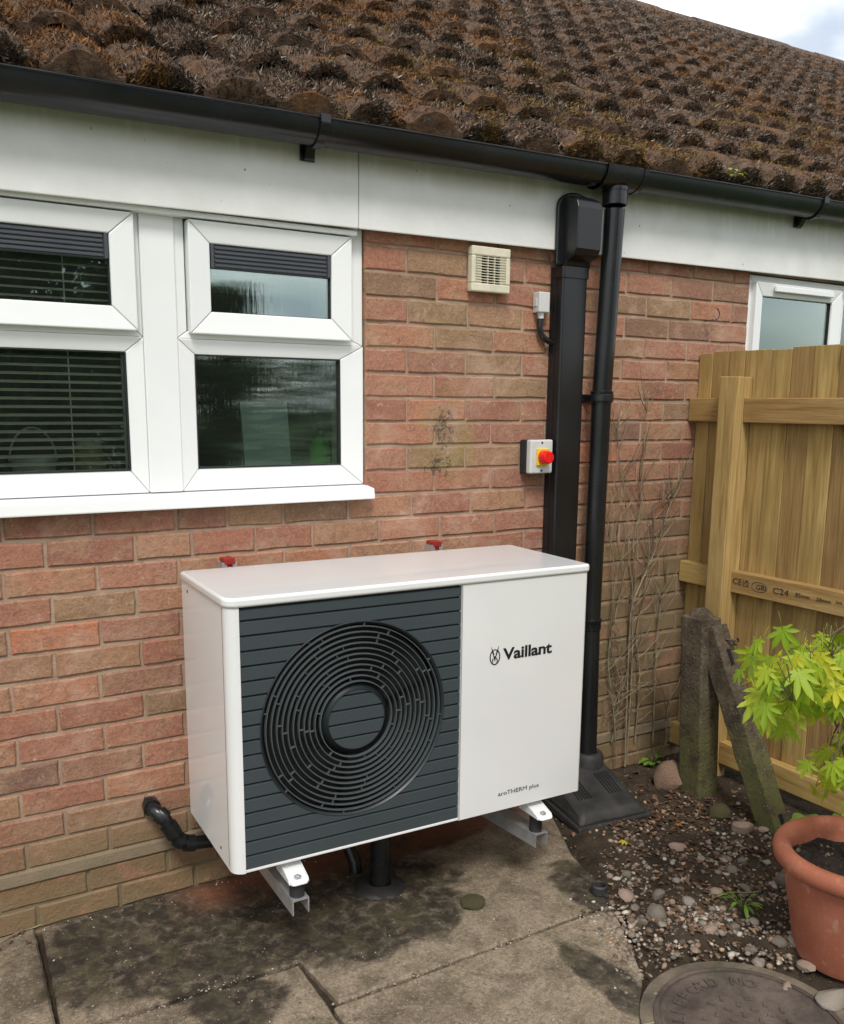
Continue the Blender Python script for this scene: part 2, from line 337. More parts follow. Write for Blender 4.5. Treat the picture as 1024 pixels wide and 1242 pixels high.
def iron_mat():
    t = NT('worn_cast_iron'); g = t.coords(world=True); n = t.noise(g, 10, 6, .6, .4); f = t.noise(g, 110, 5, .7)
    c = t.ramp(n, [(.3, (.03, .023, .019)), (.5, (.085, .064, .052)), (.7, (.14, .105, .085))]); c = t.mix(t.rng(f, .5, .7, 0, .5), c, (.04, .03, .025))
    c = t.mix(t.rng(t.noise(g, 6, 5), .55, .7, 0, .5), c, (.06, .055, .03)); return t.fin(c, .7, t.bump(f, .5, .006), Specular_IOR_Level=.4)
M_iron = iron_mat()
M_compost = simple('potting_compost', (.012, .008, .006), .95, .6, 40, 1.0, 140)
M_twig = simple('dry_twig', (.23, .19, .115), .85, .4, 20, .3); M_twig2 = simple('dark_twig', (.115, .075, .055), .85, .4, 20, .3)
M_maple = leaf_mat('maple_leaf_green', [(0, (.27, .42, .025)), (.35, (.40, .53, .035)), (.6, (.52, .58, .045)), (.78, (.68, .63, .035)), (.9, (.33, .48, .03)), (1, (.70, .58, .035))], .45)
M_weed = leaf_mat('weed_leaf_green', [(0, (.10, .22, .03)), (.5, (.17, .33, .045)), (1, (.25, .38, .06))], .35)
M_treeleaf = leaf_mat('garden_tree_leaf', [(0, (.025, .05, .012)), (.5, (.05, .09, .02)), (1, (.085, .13, .03))], .25)
M_bark = simple('bark', (.11, .075, .05), .9, .35, 14, .8, 60)
M_mapbark = simple('maple_bark', (.10, .07, .045), .7, .3, 20, .3)
M_stone = simple('garden_stone', (.17, .14, .11), .85, .35, 16, .5, 70)
M_stonep = simple('pale_pebble', (.25, .215, .175), .8, .35, 25, .4, 90)
M_stonew = simple('pink_sandstone', (.30, .215, .165), .85, .25, 16, .5, 70)
M_mossy = simple('moss_covered_stone', (.085, .075, .028), .95, .5, 22, .9, 90)
M_brickbit = simple('broken_brick', (.20, .125, .085), .9, .4, 16, .6, 80)
M_lawn = simple('rough_lawn', (.05, .085, .025), .95, .5, 3, .8, 40)
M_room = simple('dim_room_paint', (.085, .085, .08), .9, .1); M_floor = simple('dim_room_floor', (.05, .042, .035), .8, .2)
M_blind = simple('cream_blind', (.84, .78, .62), .5, .05); M_white = simple('white_ceramic', (.70, .70, .66), .3, .04)
M_greenb = simple('green_bottle_plastic', (.16, .72, .06), .35, .05); M_paper = simple('pale_card', (.66, .78, .77), .6, .06); M_dark = simple('dark_navy_cap', (.02, .03, .05), .5)
M_curtain = simple('pale_net_curtain', (.72, .78, .75), .8, .12, 9)
M_jar = simple('straw_jar', (.42, .38, .16), .5, .1); M_steel = simple('rusty_steel', (.10, .075, .06), .55, .3, 40, .3, 150, metallic=.6)
M_rubber = simple('black_rubber', (.018, .018, .018), .7)
M_yleaf = leaf_mat('yellow_leaf', [(0, (.72, .52, .05)), (1, (.78, .48, .06))], .3); M_oleaf = leaf_mat('orange_leaf', [(0, (.55, .20, .03)), (1, (.6, .25, .05))], .3)

# ------------------------------------------------------------------ mesh helpers
class MB:
    def __init__(s): s.v = []; s.f = []; s.a = []
    def face(s, pts):
        n = len(s.v); s.v += [tuple(p) for p in pts]; s.f.append(tuple(range(n, n+len(pts)))); return s
    def box(s, x0, x1, y0, y1, z0, z1, M=None):
        n = len(s.v); P = [(x, y, z) for z in (z0, z1) for y in (y0, y1) for x in (x0, x1)]
        s.v += [tuple(M @ Vector(p)) for p in P] if M else P
        s.f += [tuple(n+i for i in q) for q in ((0, 2, 3, 1), (4, 5, 7, 6), (0, 1, 5, 4), (2, 6, 7, 3), (0, 4, 6, 2), (1, 3, 7, 5))]; return s
    def hull8(s, b, t):
        n = len(s.v); s.v += [tuple(p) for p in b+t]; k = len(b)
        s.f.append(tuple(n+i for i in reversed(range(k)))); s.f.append(tuple(n+k+i for i in range(k)))
        for i in range(k): j = (i+1) % k; s.f.append((n+i, n+j, n+k+j, n+k+i))
        return s
    def prism(s, poly, z0, z1): return s.hull8([(x, y, z0) for x, y in poly], [(x, y, z1) for x, y in poly])
    def tube(s, path, r, n=8, caps=True, closed=False):
        path = [Vector(p) for p in path]; m = len(path); rr = r if isinstance(r, (list, tuple)) else [r]*m
        base = len(s.v); up = None
        for i, p in enumerate(path):
            a = path[i-1] if (i > 0 or closed) else p; b = path[(i+1) % m] if (i < m-1 or closed) else p
            d = (b-a).normalized()
            if up is None: up = Vector((0, 0, 1)) if abs(d.z) < .9 else Vector((1, 0, 0))
            e = d.cross(up)
            if e.length < 1e-5: e = d.cross(Vector((0, 1, 0)))
            e.normalize(); up = e.cross(d).normalized()
            for k in range(n):
                t = 2*math.pi*k/n; s.v.append(tuple(p+(e*math.cos(t)+up*math.sin(t))*rr[i]))
        for i in range(m if closed else m-1):
            j = (i+1) % m
            for k in range(n): q = (k+1) % n; s.f.append((base+i*n+k, base+i*n+q, base+j*n+q, base+j*n+k))
        if caps and not closed: s.f.append(tuple(base+k for k in reversed(range(n)))); s.f.append(tuple(base+(m-1)*n+k for k in range(n)))
        return s
    def lathe(s, prof, n=32, c=(0, 0, 0), axis='z', closed=False):
        b = len(s.v); m = len(prof)
        for r, h in prof:
            for k in range(n):
                t = 2*math.pi*k/n; x, y = r*math.cos(t), r*math.sin(t)
                s.v.append((c[0]+x, c[1]+y, c[2]+h) if axis == 'z' else (c[0]+x, c[1]+h, c[2]+y))
        for i in range(m if closed else m-1):
            j = (i+1) % m
            for k in range(n):
                q = (k+1) % n; f = (b+i*n+k, b+i*n+q, b+j*n+q, b+j*n+k); s.f.append(f if axis == 'z' else f[::-1])
        return s
    def disc(s, c, r, n=32, axis='z'):
        pts = [(c[0]+r*math.cos(2*math.pi*k/n), c[1]+r*math.sin(2*math.pi*k/n), c[2]) if axis == 'z' else (c[0]+r*math.cos(2*math.pi*k/n), c[1], c[2]+r*math.sin(2*math.pi*k/n)) for k in range(n)]
        return s.face(pts)
    def mesh(s, name, mat, smooth=None):
        me = bpy.data.meshes.new(name); me.from_pydata(s.v, [], s.f); me.validate(); me.update()
        if mat: me.materials.append(mat)
        if smooth is not None:
            me.polygons.foreach_set('use_smooth', [True]*len(me.polygons))
            if smooth < 170: me.set_sharp_from_angle(angle=R(smooth))
        return me
    def build(s, name, mat, parent=None, smooth=None, bevel=0, seg=2, fixn=True):
        me = s.mesh(name, mat, smooth)
        if fixn:
            bm = bmesh.new(); bm.from_mesh(me); bmesh.ops.recalc_face_normals(bm, faces=bm.faces); bm.to_mesh(me); bm.free()
        o = link(name, me, parent)
        if bevel:
            b = o.modifiers.new('bevel', 'BEVEL'); b.width = bevel; b.segments = seg; b.limit_method = 'ANGLE'; b.angle_limit = R(35)
        return o
def link(name, me, parent=None):
    o = bpy.data.objects.new(name, me); COL.objects.link(o)
    if parent: o.parent = parent
    return o
def tag(o, label=None, cat=None, group=None, kind=None):
    if label: o['label'] = label
    if cat: o['category'] = cat
    if group: o['group'] = group
    if kind: o['kind'] = kind
    return o
def thing(name, label, cat, loc=(0, 0, 0), rz=0, group=None):
    o = bpy.data.objects.new(name, None); COL.objects.link(o); o.location = loc; o.rotation_euler = (0, 0, rz); o.empty_display_size = .1
    return tag(o, label, cat, group)
def copy_tree(o, parent=None):
    c = o.copy(); COL.objects.link(c); c.parent = parent
    for ch in list(o.children): copy_tree(ch, c)
    return c
def big_mesh(name, V, F, mat, parent=None, col=None, rnd=None, smooth=True):
    V = np.asarray(V, np.float32); F = np.asarray(F, np.int32); k = F.shape[1]
    me = bpy.data.meshes.new(name); me.vertices.add(len(V)); me.vertices.foreach_set('co', V.ravel())
    me.loops.add(F.size); me.loops.foreach_set('vertex_index', F.ravel()); me.polygons.add(len(F))
    me.polygons.foreach_set('loop_start', np.arange(0, F.size, k)); me.polygons.foreach_set('loop_total', np.full(len(F), k))
    me.update(calc_edges=True); me.validate()
    if smooth: me.polygons.foreach_set('use_smooth', [True]*len(me.polygons))
    if col is not None:
        a = me.attributes.new('col', 'FLOAT_COLOR', 'POINT'); c = np.ones((len(V), 4), np.float32); c[:, :3] = col; a.data.foreach_set('color', c.ravel())
    if rnd is not None:
        a = me.attributes.new('rnd', 'FLOAT', 'POINT'); a.data.foreach_set('value', np.asarray(rnd, np.float32))
    me.materials.append(mat); return link(name, me, parent)
def text_mesh(s, size, depth=.0006, offset=0.0, spacing=1.0):
    cu = bpy.data.curves.new('lettering', 'FONT'); cu.body = s; cu.size = size; cu.extrude = depth; cu.offset = offset; cu.space_character = spacing; cu.resolution_u = 4
    o = bpy.data.objects.new('lettering', cu); COL.objects.link(o); dg = bpy.context.evaluated_depsgraph_get()
    me = bpy.data.meshes.new_from_object(o.evaluated_get(dg)); bpy.data.objects.remove(o); return me
def text_obj(name, s, size, mat, parent, M, width=None, **k):
    me = text_mesh(s, size, **k); xs = [v.co.x for v in me.vertices]; sx = 1
    if width: sx = width/(max(xs)-min(xs))
    me.transform(M @ Matrix.Diagonal((sx, 1, 1, 1))); me.materials.clear(); me.materials.append(mat); return link(name, me, parent)
def rounded_rect(x0, x1, y0, y1, r, n=6):
    rs = r if isinstance(r, (list, tuple)) else [r]*4; P = []
    for (cx, cy, a0), q in zip(((x0, y0, 180), (x1, y0, 270), (x1, y1, 0), (x0, y1, 90)), rs):
        sx = 1 if cx == x0 else -1; sy = 1 if cy == y0 else -1
        if q < 1e-5: P.append((cx, cy)); continue
        for i in range(n+1): a = R(a0+90*i/n); P.append((cx+sx*q+q*math.cos(a), cy+sy*q+q*math.sin(a)))
    return P
def cat_rom(P, k=5):
    P = [Vector(p) for p in P]; out = []
    for i in range(len(P)-1):
        a, b, c, d = P[max(i-1, 0)], P[i], P[i+1], P[min(i+2, len(P)-1)]
        for j in range(k):
            t = j/k; out.append(.5*((2*b)+(c-a)*t+(2*a-5*b+4*c-d)*t*t+(3*b-a-3*c+d)*t**3))
    return out+[P[-1]]

# ================================================================== SETTING: ground, soil bed, paving
g = MB(); g.face([(-150, -150, -.045), (150, -150, -.045), (150, 150, -.045), (-150, 150, -.045)]); tag(g.build('ground', M_lawn), kind='structure')

def soil_edge(y):            # left limit of the soil bed (x) for a given y
    P = [(0.1, 1.30), (-.14, 1.255), (-.33, 1.17), (-.52, 1.06), (-.72, 1.0), (-1.0, .93), (-1.15, .98), (-1.35, 1.12), (-1.6, 1.0), (-3, .9)]
    for (a, xa), (b, xb) in zip(P, P[1:]):
        if b <= y <= a: return xa+(xb-xa)*(y-a)/(b-a)
    return P[-1][1]
def soil_h(x, y):
    d = (x-soil_edge(y))+.05*noise.noise((x*9, y*9, 3))
    t = max(0., min(1., (d+.03)/.13)); t = t*t*(3-2*t)
    h = -.03+.046*t+t*(.012*noise.noise((x*5, y*5, 1))+.008*noise.noise((x*19, y*19, 2))+.004*noise.noise((x*60, y*60, 5)))
    dm = math.hypot(x-.945, y+1.275)          # the drain cover lies open
    if dm < .36: h = min(h, -.03+.03*max(0, (dm-.25)/.11))
    return h
NX, NY = 250, 300; V = []; F = []
for j in range(NY+1):
    for i in range(NX+1):
        x = .72+2.2*i/NX; y = .02-2.9*j/NY; V.append((x, y, soil_h(x, y)))
for j in range(NY):
    for i in range(NX): a = j*(NX+1)+i; F.append((a, a+NX+1, a+NX+2, a+1))
tag(big_mesh('soil', V, F, M_soil), kind='structure')

patio = bpy.data.objects.new('patio', None); COL.objects.link(patio); tag(patio, kind='structure')
def slab(poly, top=0.0, seed=0, step=.03, jit=.004):
    out = []
    for (a, b) in zip(poly, poly[1:]+poly[:1]):
        L_ = math.dist(a, b); n = max(1, int(L_/step))
        for i in range(n):
            t = i/n; x = a[0]+(b[0]-a[0])*t; y = a[1]+(b[1]-a[1])*t
            out.append((x+jit*noise.noise((x*17, y*17, seed)), y+jit*noise.noise((x*17, y*17, seed+9))))
    cx = sum(p[0] for p in out)/len(out); cy = sum(p[1] for p in out)/len(out); m = MB(); n = len(out)
    ins = [(x+(cx-x)*.006/max(.05, math.hypot(cx-x, cy-y)), y+(cy-y)*.006/max(.05, math.hypot(cx-x, cy-y))) for x, y in out]
    for ring, z in ((out, -.06), (out, top-.006), (ins, top)): m.v += [(x, y, z) for x, y in ring]
    for k in range(2):
        for i in range(n): j = (i+1) % n; m.f.append((k*n+i, k*n+j, k*n+n+j, k*n+n+i))
    m.f.append(tuple(range(2*n, 3*n)))
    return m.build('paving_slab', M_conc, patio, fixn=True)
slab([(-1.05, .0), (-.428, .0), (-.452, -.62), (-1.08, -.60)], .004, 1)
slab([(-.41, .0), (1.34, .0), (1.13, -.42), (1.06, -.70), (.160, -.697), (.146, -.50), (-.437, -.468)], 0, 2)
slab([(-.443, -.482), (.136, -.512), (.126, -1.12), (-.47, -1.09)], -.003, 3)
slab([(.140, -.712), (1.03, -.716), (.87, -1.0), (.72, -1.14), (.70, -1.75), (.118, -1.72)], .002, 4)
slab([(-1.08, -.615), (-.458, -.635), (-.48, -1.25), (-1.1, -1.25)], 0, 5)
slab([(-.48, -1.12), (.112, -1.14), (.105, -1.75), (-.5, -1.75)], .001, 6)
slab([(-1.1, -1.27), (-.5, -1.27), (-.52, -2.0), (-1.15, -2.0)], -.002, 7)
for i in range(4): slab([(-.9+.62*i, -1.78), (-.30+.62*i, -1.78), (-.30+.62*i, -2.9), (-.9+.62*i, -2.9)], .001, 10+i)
dirt = MB(); dirt.face([(-1.2, -3, -.022), (1.5, -3, -.022), (1.5, .1, -.022), (-1.2, .1, -.022)]); tag(dirt.build('joint_soil', M_soil), kind='structure')

# ================================================================== HOUSE
house = thing('brick_bungalow', 'low red brick bungalow with white window frames and a mossy pantile roof', 'house')
WX0, WX1, WZ0, WZ1 = -.625, .602, 1.150, 1.95      # kitchen window opening
VX0, VX1, VZ0 = 2.302, 3.30, .95                   # second window opening
wall = MB(); YF = .0055
def wbox(x0, x1, z0, z1): wall.box(x0, x1, YF, .22, z0, z1)
XL, XR, ZT = -3.2, 9.6, 2.16
wbox(XL, WX0, -.2, ZT); wbox(WX0, WX1, -.2, WZ0); wbox(WX0, WX1, WZ1, ZT); wbox(WX1, VX0, -.2, ZT); wbox(VX0, VX1, -.2, VZ0); wbox(VX0, VX1, WZ1, ZT); wbox(VX1, XR, -.2, ZT)
for i in range(60):      # uneven cement fillet over the damp course
    x = XL+i*(5.3/60)
    wall.hull8([(x, YF, .135), (x+.09, YF, .135), (x+.09, YF, .178), (x, YF, .178)], [(x, -.006+.004*noise.noise((x*7, 0, 1)), .141), (x+.089, -.006+.004*noise.noise((x*7+.6, 0, 1)), .141), (x+.089, -.002, .170), (x, -.002, .170)])
wall_o = wall.build('wall', M_mortar, house)

# bricks, course by course
BM = {}
def brick_mesh(Lmm, h, var):
    k = (Lmm, h, var)
    if k in BM: return BM[k]
    rr = random.Random(hash(k) % 9999); L_ = Lmm/1000; m = MB()
    base = [(0, 0), (.33, 0), (.66, 0), (1, 0), (1, .5), (1, 1), (.66, 1), (.33, 1), (0, 1), (0, .5)]; c = .0045
    ring = [(u*L_+rr.uniform(-.0018, .0018), w*h+rr.uniform(-.0018, .0016)) for u, w in base]
    fr = [(min(max(x, 0), L_)+(c if x < L_*.02+.003 else -c if x > L_*.98-.003 else 0)+rr.uniform(-.001, .001), z+(c if w == 0 else -c if w == 1 else 0)+rr.uniform(-.001, .001)) for (x, z), (u, w) in zip(ring, base)]
    yo = rr.uniform(-.0012, .0012); n = len(base)
    m.v += [(x, yo+rr.uniform(-.0007, .0007), z) for x, z in fr]+[(x, .0045, z) for x, z in ring]+[(x, .09, z) for x, z in ring]
    m.f.append(tuple(range(n)))
    for a in (0, n):
        for i in range(n): j = (i+1) % n; m.f.append((a+i, a+n+i, a+n+j, a+j))
    BM[k] = m.mesh('brick', M_brick); return BM[k]
bricks = []
def cut(xs, lo, hi):
    xs = sorted(x for x in xs if lo+.035 < x < hi-.035); return [lo]+xs+[hi]
def course(z0, h, joints, spans, seed):
    rr = random.Random(seed)
    jj = [x+rr.uniform(-.006, .006) for x in joints]
    for lo, hi in spans:
        xs = cut(jj, lo, hi)
        for i, (a, b) in enumerate(zip(xs, xs[1:])):
            ga = .004 if i else .0; gb = .004 if i < len(xs)-2 else .0
            a2, b2 = a+ga+rr.uniform(-.001, .001), b-gb
            if b2-a2 > .03: bricks.append((a2, z0+rr.uniform(-.0012, .0012), int(round((b2-a2)*1000)), h))
def joints_for(r):
    if r >= 1:
        off = .0725 if r % 2 == 0 else .1775
        return [off+.225*k for k in range(-16, 46)]
    if r % 2 == 0: return [.012-.225*k for k in range(0, 16)]+[.158, .330]+[.546+.225*k for k in range(0, 42)]
    return [-.106-.225*k for k in range(0, 16)]+[.052, .237, .425]+[.648+.225*k for k in range(0, 42)]
for r in range(-12, 12):
    z0 = 1.075+.075*r+.004; z1 = z0+.067
    if r <= 0: spans = [(XL, XR)] if z1 < VZ0 else [(XL, VX0), (VX1, XR)]
    else: spans = [(XL, WX0), (WX1, VX0), (VX1, XR)]
    course(z0, .067, joints_for(r), spans, 100+r)
course(.071, .063, [x+.05 for x in joints_for(-3)], [(XL, XR)], 71); course(.0, .063, [x+.015 for x in joints_for(-2)], [(XL, XR)], 72); course(-.072, .063, joints_for(-3), [(XL, XR)], 73)
def area(b):
    x, z, l, h = b; P = [proj((x+l/2000, 0, z+h/2))]
    if P[0] is None: return 0
    p = proj((x, 0, z)); q = proj((x+l/1000, 0, z+h)); r_ = proj((x, 0, z+h))
    if not p or not q: return 0
    if q[0] < 0 or p[0] > 1024 or min(p[1], q[1]) > 1242 or max(p[1], q[1]) < 0: return 0
    if x > 2.05 and z < 1.60: return 0
    cx, cy = P[0][0], P[0][1]
    hid = .02 if (295 < cx < 550 and 745 < cy < 985) or (560 < cx < 700 and 720 < cy < 950) else 1   # behind the unit
    return abs(q[0]-p[0])*abs(r_[1]-p[1])*hid
bricks.sort(key=area, reverse=True)
for i, (x, z, l, h) in enumerate(bricks[:300]):
    o = link('brick', brick_mesh(l, h, random.randrange(3)), wall_o); o.location = (x, 0, z)
V = []; F = []; Rn = []
for x, z, l, h in bricks[300:]:
    me = brick_mesh(l, h, random.randrange(3)); n = len(V); V += [(v.co.x+x, v.co.y, v.co.z+z) for v in me.vertices]; Rn += [random.random()]*len(me.vertices)
    for p in me.polygons:
        q = [n+i for i in p.vertices]
        for k in range(1, len(q)-1): F.append((q[0], q[k], q[k+1]))
tag(big_mesh('brickwork', V, F, M_brick, wall_o, rnd=Rn, smooth=False), kind='stuff')

# other walls of the house and the dim rooms behind the windows
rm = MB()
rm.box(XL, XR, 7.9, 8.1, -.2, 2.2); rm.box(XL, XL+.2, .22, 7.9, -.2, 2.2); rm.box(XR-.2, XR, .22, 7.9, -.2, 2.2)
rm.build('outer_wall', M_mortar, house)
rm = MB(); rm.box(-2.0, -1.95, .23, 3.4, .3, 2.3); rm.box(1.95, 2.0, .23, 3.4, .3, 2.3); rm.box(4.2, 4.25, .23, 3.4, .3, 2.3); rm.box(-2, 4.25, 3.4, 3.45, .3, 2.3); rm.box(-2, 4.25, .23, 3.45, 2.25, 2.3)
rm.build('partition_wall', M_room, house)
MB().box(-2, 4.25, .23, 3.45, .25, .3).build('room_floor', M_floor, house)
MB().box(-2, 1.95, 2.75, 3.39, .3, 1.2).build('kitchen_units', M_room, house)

# windows
def frame4(m, x0, x1, z0, z1, w, y0, y1, drop=.010, gap=.0007):
    """four mitred bars; w = (left, right, bottom, top)"""
    wl, wr, wb, wt = w if isinstance(w, tuple) else (w,)*4
    O = [(x0, z0), (x1, z0), (x1, z1), (x0, z1)]; I = [(x0+wl, z0+wb), (x1-wr, z0+wb), (x1-wr, z1-wt), (x0+wl, z1-wt)]
    for i in range(4):
        j = (i+1) % 4; a, b, c, d = O[i], O[j], I[j], I[i]
        t = ((b[0]-a[0]), (b[1]-a[1])); l = math.hypot(*t); ux, uz = t[0]/l*gap, t[1]/l*gap
        q = [(a[0]+ux, a[1]+uz), (b[0]-ux, b[1]-uz), (c[0]-ux, c[1]-uz), (d[0]+ux, d[1]+uz)]
        m.hull8([(x, y1, z) for x, z in q], [(q[0][0], y0, q[0][1]), (q[1][0], y0, q[1][1]), (q[2][0], y0+drop, q[2][1]), (q[3][0], y0+drop, q[3][1])])
    return m
win = MB()
for x0, x1 in ((.034, .598), (-.618, -.058)):
    frame4(win, x0, x1, 1.186, 1.600, (.050, .076, .062, .041) if x0 > 0 else (.072, .048, .062, .041), .010, .075)
    frame4(win, x0, x1, 1.6005, 1.945, (.028, .045, .020, .033) if x0 > 0 else (.045, .022, .020, .033), .014, .075, .002)
window = win.build('window', M_upvc, house, bevel=.0025)
mu = MB(); mu.box(-.0575, .0335, .006, .08, 1.186, 1.948); mu.build('mullion', M_upvc, window, bevel=.003)
for x0, x1 in ((.066, .551), (-.560, -.075)):
    sh = frame4(MB(), x0, x1, 1.614, 1.908, (.061, .061, .060, .055), -.012, .03); sh.build('sash', M_upvc, window, bevel=.003)
    gk = frame4(MB(), x0+.0595, x1-.0595, 1.6725, 1.8545, .0035, .006, .03, 0); gk.build('glazing_seal', M_seal, window)
    pn = MB(); pn.box(x0+.061, x1-.061, .014, .018, 1.674, 1.853); pn.build('pane', M_glass2 if x0 > 0 else M_glass, window)
    lv = MB(); xa, xb = x0+.064, x1-.064; lv.box(xa, xb, .006, .013, 1.790, 1.852)
    for k in range(5): lv.box(xa+.012, xb-.012, .0015, .0065, 1.7945+k*.0115, 1.8015+k*.0115)
    lv.box(xa, xa+.009, -.001, .007, 1.790, 1.852); lv.box(xb-.009, xb, -.001, .007, 1.790, 1.852)
    lv.build('louvre_vent', M_louvre, window, bevel=.001)
for x0, x1, mt in ((.082, .524, M_glass2), (-.548, -.104, M_glass)):
    gk = frame4(MB(), x0-.001, x1+.001, 1.2465, 1.5605, .0035, .018, .04, 0); gk.build('glazing_seal', M_seal, window)
    MB().box(x0, x1, .030, .034, 1.248, 1.559).build('pane', mt, window)
sl_ = MB(); sl_.hull8([(-.67, .05, 1.146), (.611, .05, 1.146), (.611, -.046, 1.143), (-.67, -.046, 1.143)], [(-.67, .05, 1.188), (.611, .05, 1.188), (.611, -.040, 1.176), (-.67, -.040, 1.176)])
sl_.build('sill', M_upvc, window, bevel=.004)
MB().box(-.62, .6, .08, .28, 1.16, 1.20).build('inner_sill', M_white, window)
w2 = frame4(MB(), 2.306, 3.295, .96, 1.945, .030, .012, .075, .002); window2 = w2.build('window', M_upvc, house, bevel=.0025)
frame4(MB(), 2.326, 2.872, .985, 1.918, .052, -.012, .03).build('sash', M_upvc, window2, bevel=.003)
frame4(MB(), 2.876, 3.275, .985, 1.918, .04, .0, .03).build('sash', M_upvc, window2, bevel=.003)
MB().box(2.376, 2.822, .014, .018, 1.035, 1.868).build('pane', M_glass2, window2); MB().box(2.914, 3.237, .014, .018, 1.02, 1.88).build('pane', M_glass, window2)
frame4(MB(), 2.375, 2.823, 1.034, 1.869, .004, .006, .03, 0).build('glazing_seal', M_seal, window2)
MB().box(2.43, 2.80, -.024, -.0125, 1.885, 1.908).build('trickle_vent', M_upvc, window2, bevel=.003)
MB().box(2.29, 3.31, -.045, .05, .925, .962).build('sill', M_upvc, window2, bevel=.004)

# fascia boards
def fz(x): return 1.923+.010*x
for x0, x1, dy in ((-3.2, .5615, 0), (.5635, 9.6, .0015)):
    f = MB(); f.hull8([(x0, -.036+dy, fz(x0)), (x1, -.036+dy, fz(x1)), (x1, .0, fz(x1)+.012), (x0, .0, fz(x0)+.012)], [(x0, -.036+dy, 2.20+.02*x0), (x1, -.036+dy, 2.20+.02*x1), (x1, .0, 2.2+.02*x1), (x0, .0, 2.2+.02*x0)])
    f.build('fascia_board', M_fascia, house, bevel=.004)
MB().box(-.63, .565, -.020, .012, 1.912, 1.926).build('head_trim', M_upvc, house, bevel=.002)

# roof: deck, individual pantiles, ridge, moss
EY, EZ, RY, RZ, SLX = -.122, 2.152, 4.0, 4.745, .02
PITCH = math.atan2(RZ-EZ, RY-EY); SL = math.hypot(RZ-EZ, RY-EY); NROW = 15; GA = SL/NROW; TW = .190
VV = Vector((0, math.cos(PITCH), math.sin(PITCH))); HN = Vector((0, -math.sin(PITCH), math.cos(PITCH)))
rd = MB()
rd.face([(XL, EY+.02, EZ-.012+SLX*XL), (XR+.3, EY+.02, EZ-.012+SLX*XR), (XR+.3, RY, RZ-.02+SLX*XR), (XL, RY, RZ-.02+SLX*XL)])
rd.face([(XL, 8.3, EZ+SLX*XL), (XR+.3, 8.3, EZ+SLX*XR), (XR+.3, RY, RZ-.021+SLX*XR), (XL, RY, RZ-.021+SLX*XL)])
for x in (XL, XR+.28): rd.face([(x, EY+.02, EZ-.012+SLX*x), (x, 8.3, EZ+SLX*x), (x, RY, RZ-.02+SLX*x)])
rd.box(XL, XR, -.030, .3, 2.10, 2.12)
roof = rd.build('roof', M_roof, house, fixn=False)
def tprof(u):
    d = (u-.5)/.37
    r = .050*(1-d*d)**.72 if abs(d) < 1 else 0
    return r-.004+.006*math.cos(2*math.pi*u)
NU, NV, TL = 14, 10, GA*1.14
def tile_h(u, v, seed=0):           # height over the deck
    return .046*(1-v/TL)+.004+tprof(u)*(.82+.18*(1-v/TL))
def tile_geo(seed):
    P = []; Fq = []
    for j in range(NV+1):
        for i in range(NU+1):
            u = i/NU; v = TL*j/NV
            nn = .010*noise.noise((u*3.3+seed*7, v*13, seed))+.006*noise.noise((u*8+seed*3, v*42, seed+4)); nn -= .006*max(0, 1-v/.02)**2
            P.append((u*TW, v, max(.003, tile_h(u, v)+nn)))
    k = len(P)
    for i in range(NU+1):
        x, v, h = P[i]; rl_ = max(0, 1-abs(i/NU-.5)/.30); dp_ = .052-.027*min(1, rl_*1.5)+(.050 if seed >= 8 else 0)+.006*noise.noise((i*1.3, seed*3, 7))
        P.append((x, v-.003+.006*noise.noise((i*.7, seed, 1)), max(-.012, h-dp_)))
    for j in range(NV):
        for i in range(NU): a = j*(NU+1)+i; Fq.append((a, a+1, a+NU+2, a+NU+1))
    for i in range(NU): Fq.append((k+i, k+i+1, i+1, i))
    return P, Fq
TG = [tile_geo(s) for s in range(16)]; TMs = []
for P, Fq in TG:
    me = bpy.data.meshes.new('roof_tile'); me.from_pydata(P, [], Fq); me.update(); me.polygons.foreach_set('use_smooth', [True]*len(me.polygons)); me.set_sharp_from_angle(angle=R(60)); me.materials.append(M_roof); TMs.append(me)
COL0 = -.208-.095-TW*16
def tpos(c, r): x = COL0+c*TW; return Vector((x, EY, EZ+SLX*x))+VV*(r*GA)
tiles = []
for r in range(NROW):
    for c in range(int((XR+.2-COL0)/TW)):
        p = tpos(c, r)
        if p.x < XL: continue
        q = proj(p+VV*GA*.5+Vector((TW/2, 0, .05))); vis = 0
        if q and -70 < q[0] < 1090 and -60 < q[1] < 330: vis = 1e4/(q[2]**2)
        tiles.append((vis, c, r, random.randrange(8)+(8 if r == 0 else 0)))
tiles.sort(reverse=True)
RM = Matrix.Rotation(PITCH, 4, 'X')
for i, (vis, c, r, s) in enumerate(tiles[:300]):
    o = link('roof_tile', TMs[s], roof); o.location = tpos(c, r)+HN*random.uniform(-.004, .006)+VV*random.uniform(-.014, .012); o.rotation_euler = (PITCH+random.uniform(-.010, .010), random.uniform(-.045, .045), random.uniform(-.030, .030))
V = []; F = []
for vis, c, r, s in tiles[300:]:
    P, Fq = TG[s]; n = len(V); p0 = tpos(c, r)
    V += [tuple(p0+Vector((x, 0, 0))+VV*v+HN*h) for x, v, h in P]; F += [tuple(n+i for i in q) for q in Fq]
tag(big_mesh('roof_tiling', V, F, M_roof, roof), kind='stuff')
x = XL
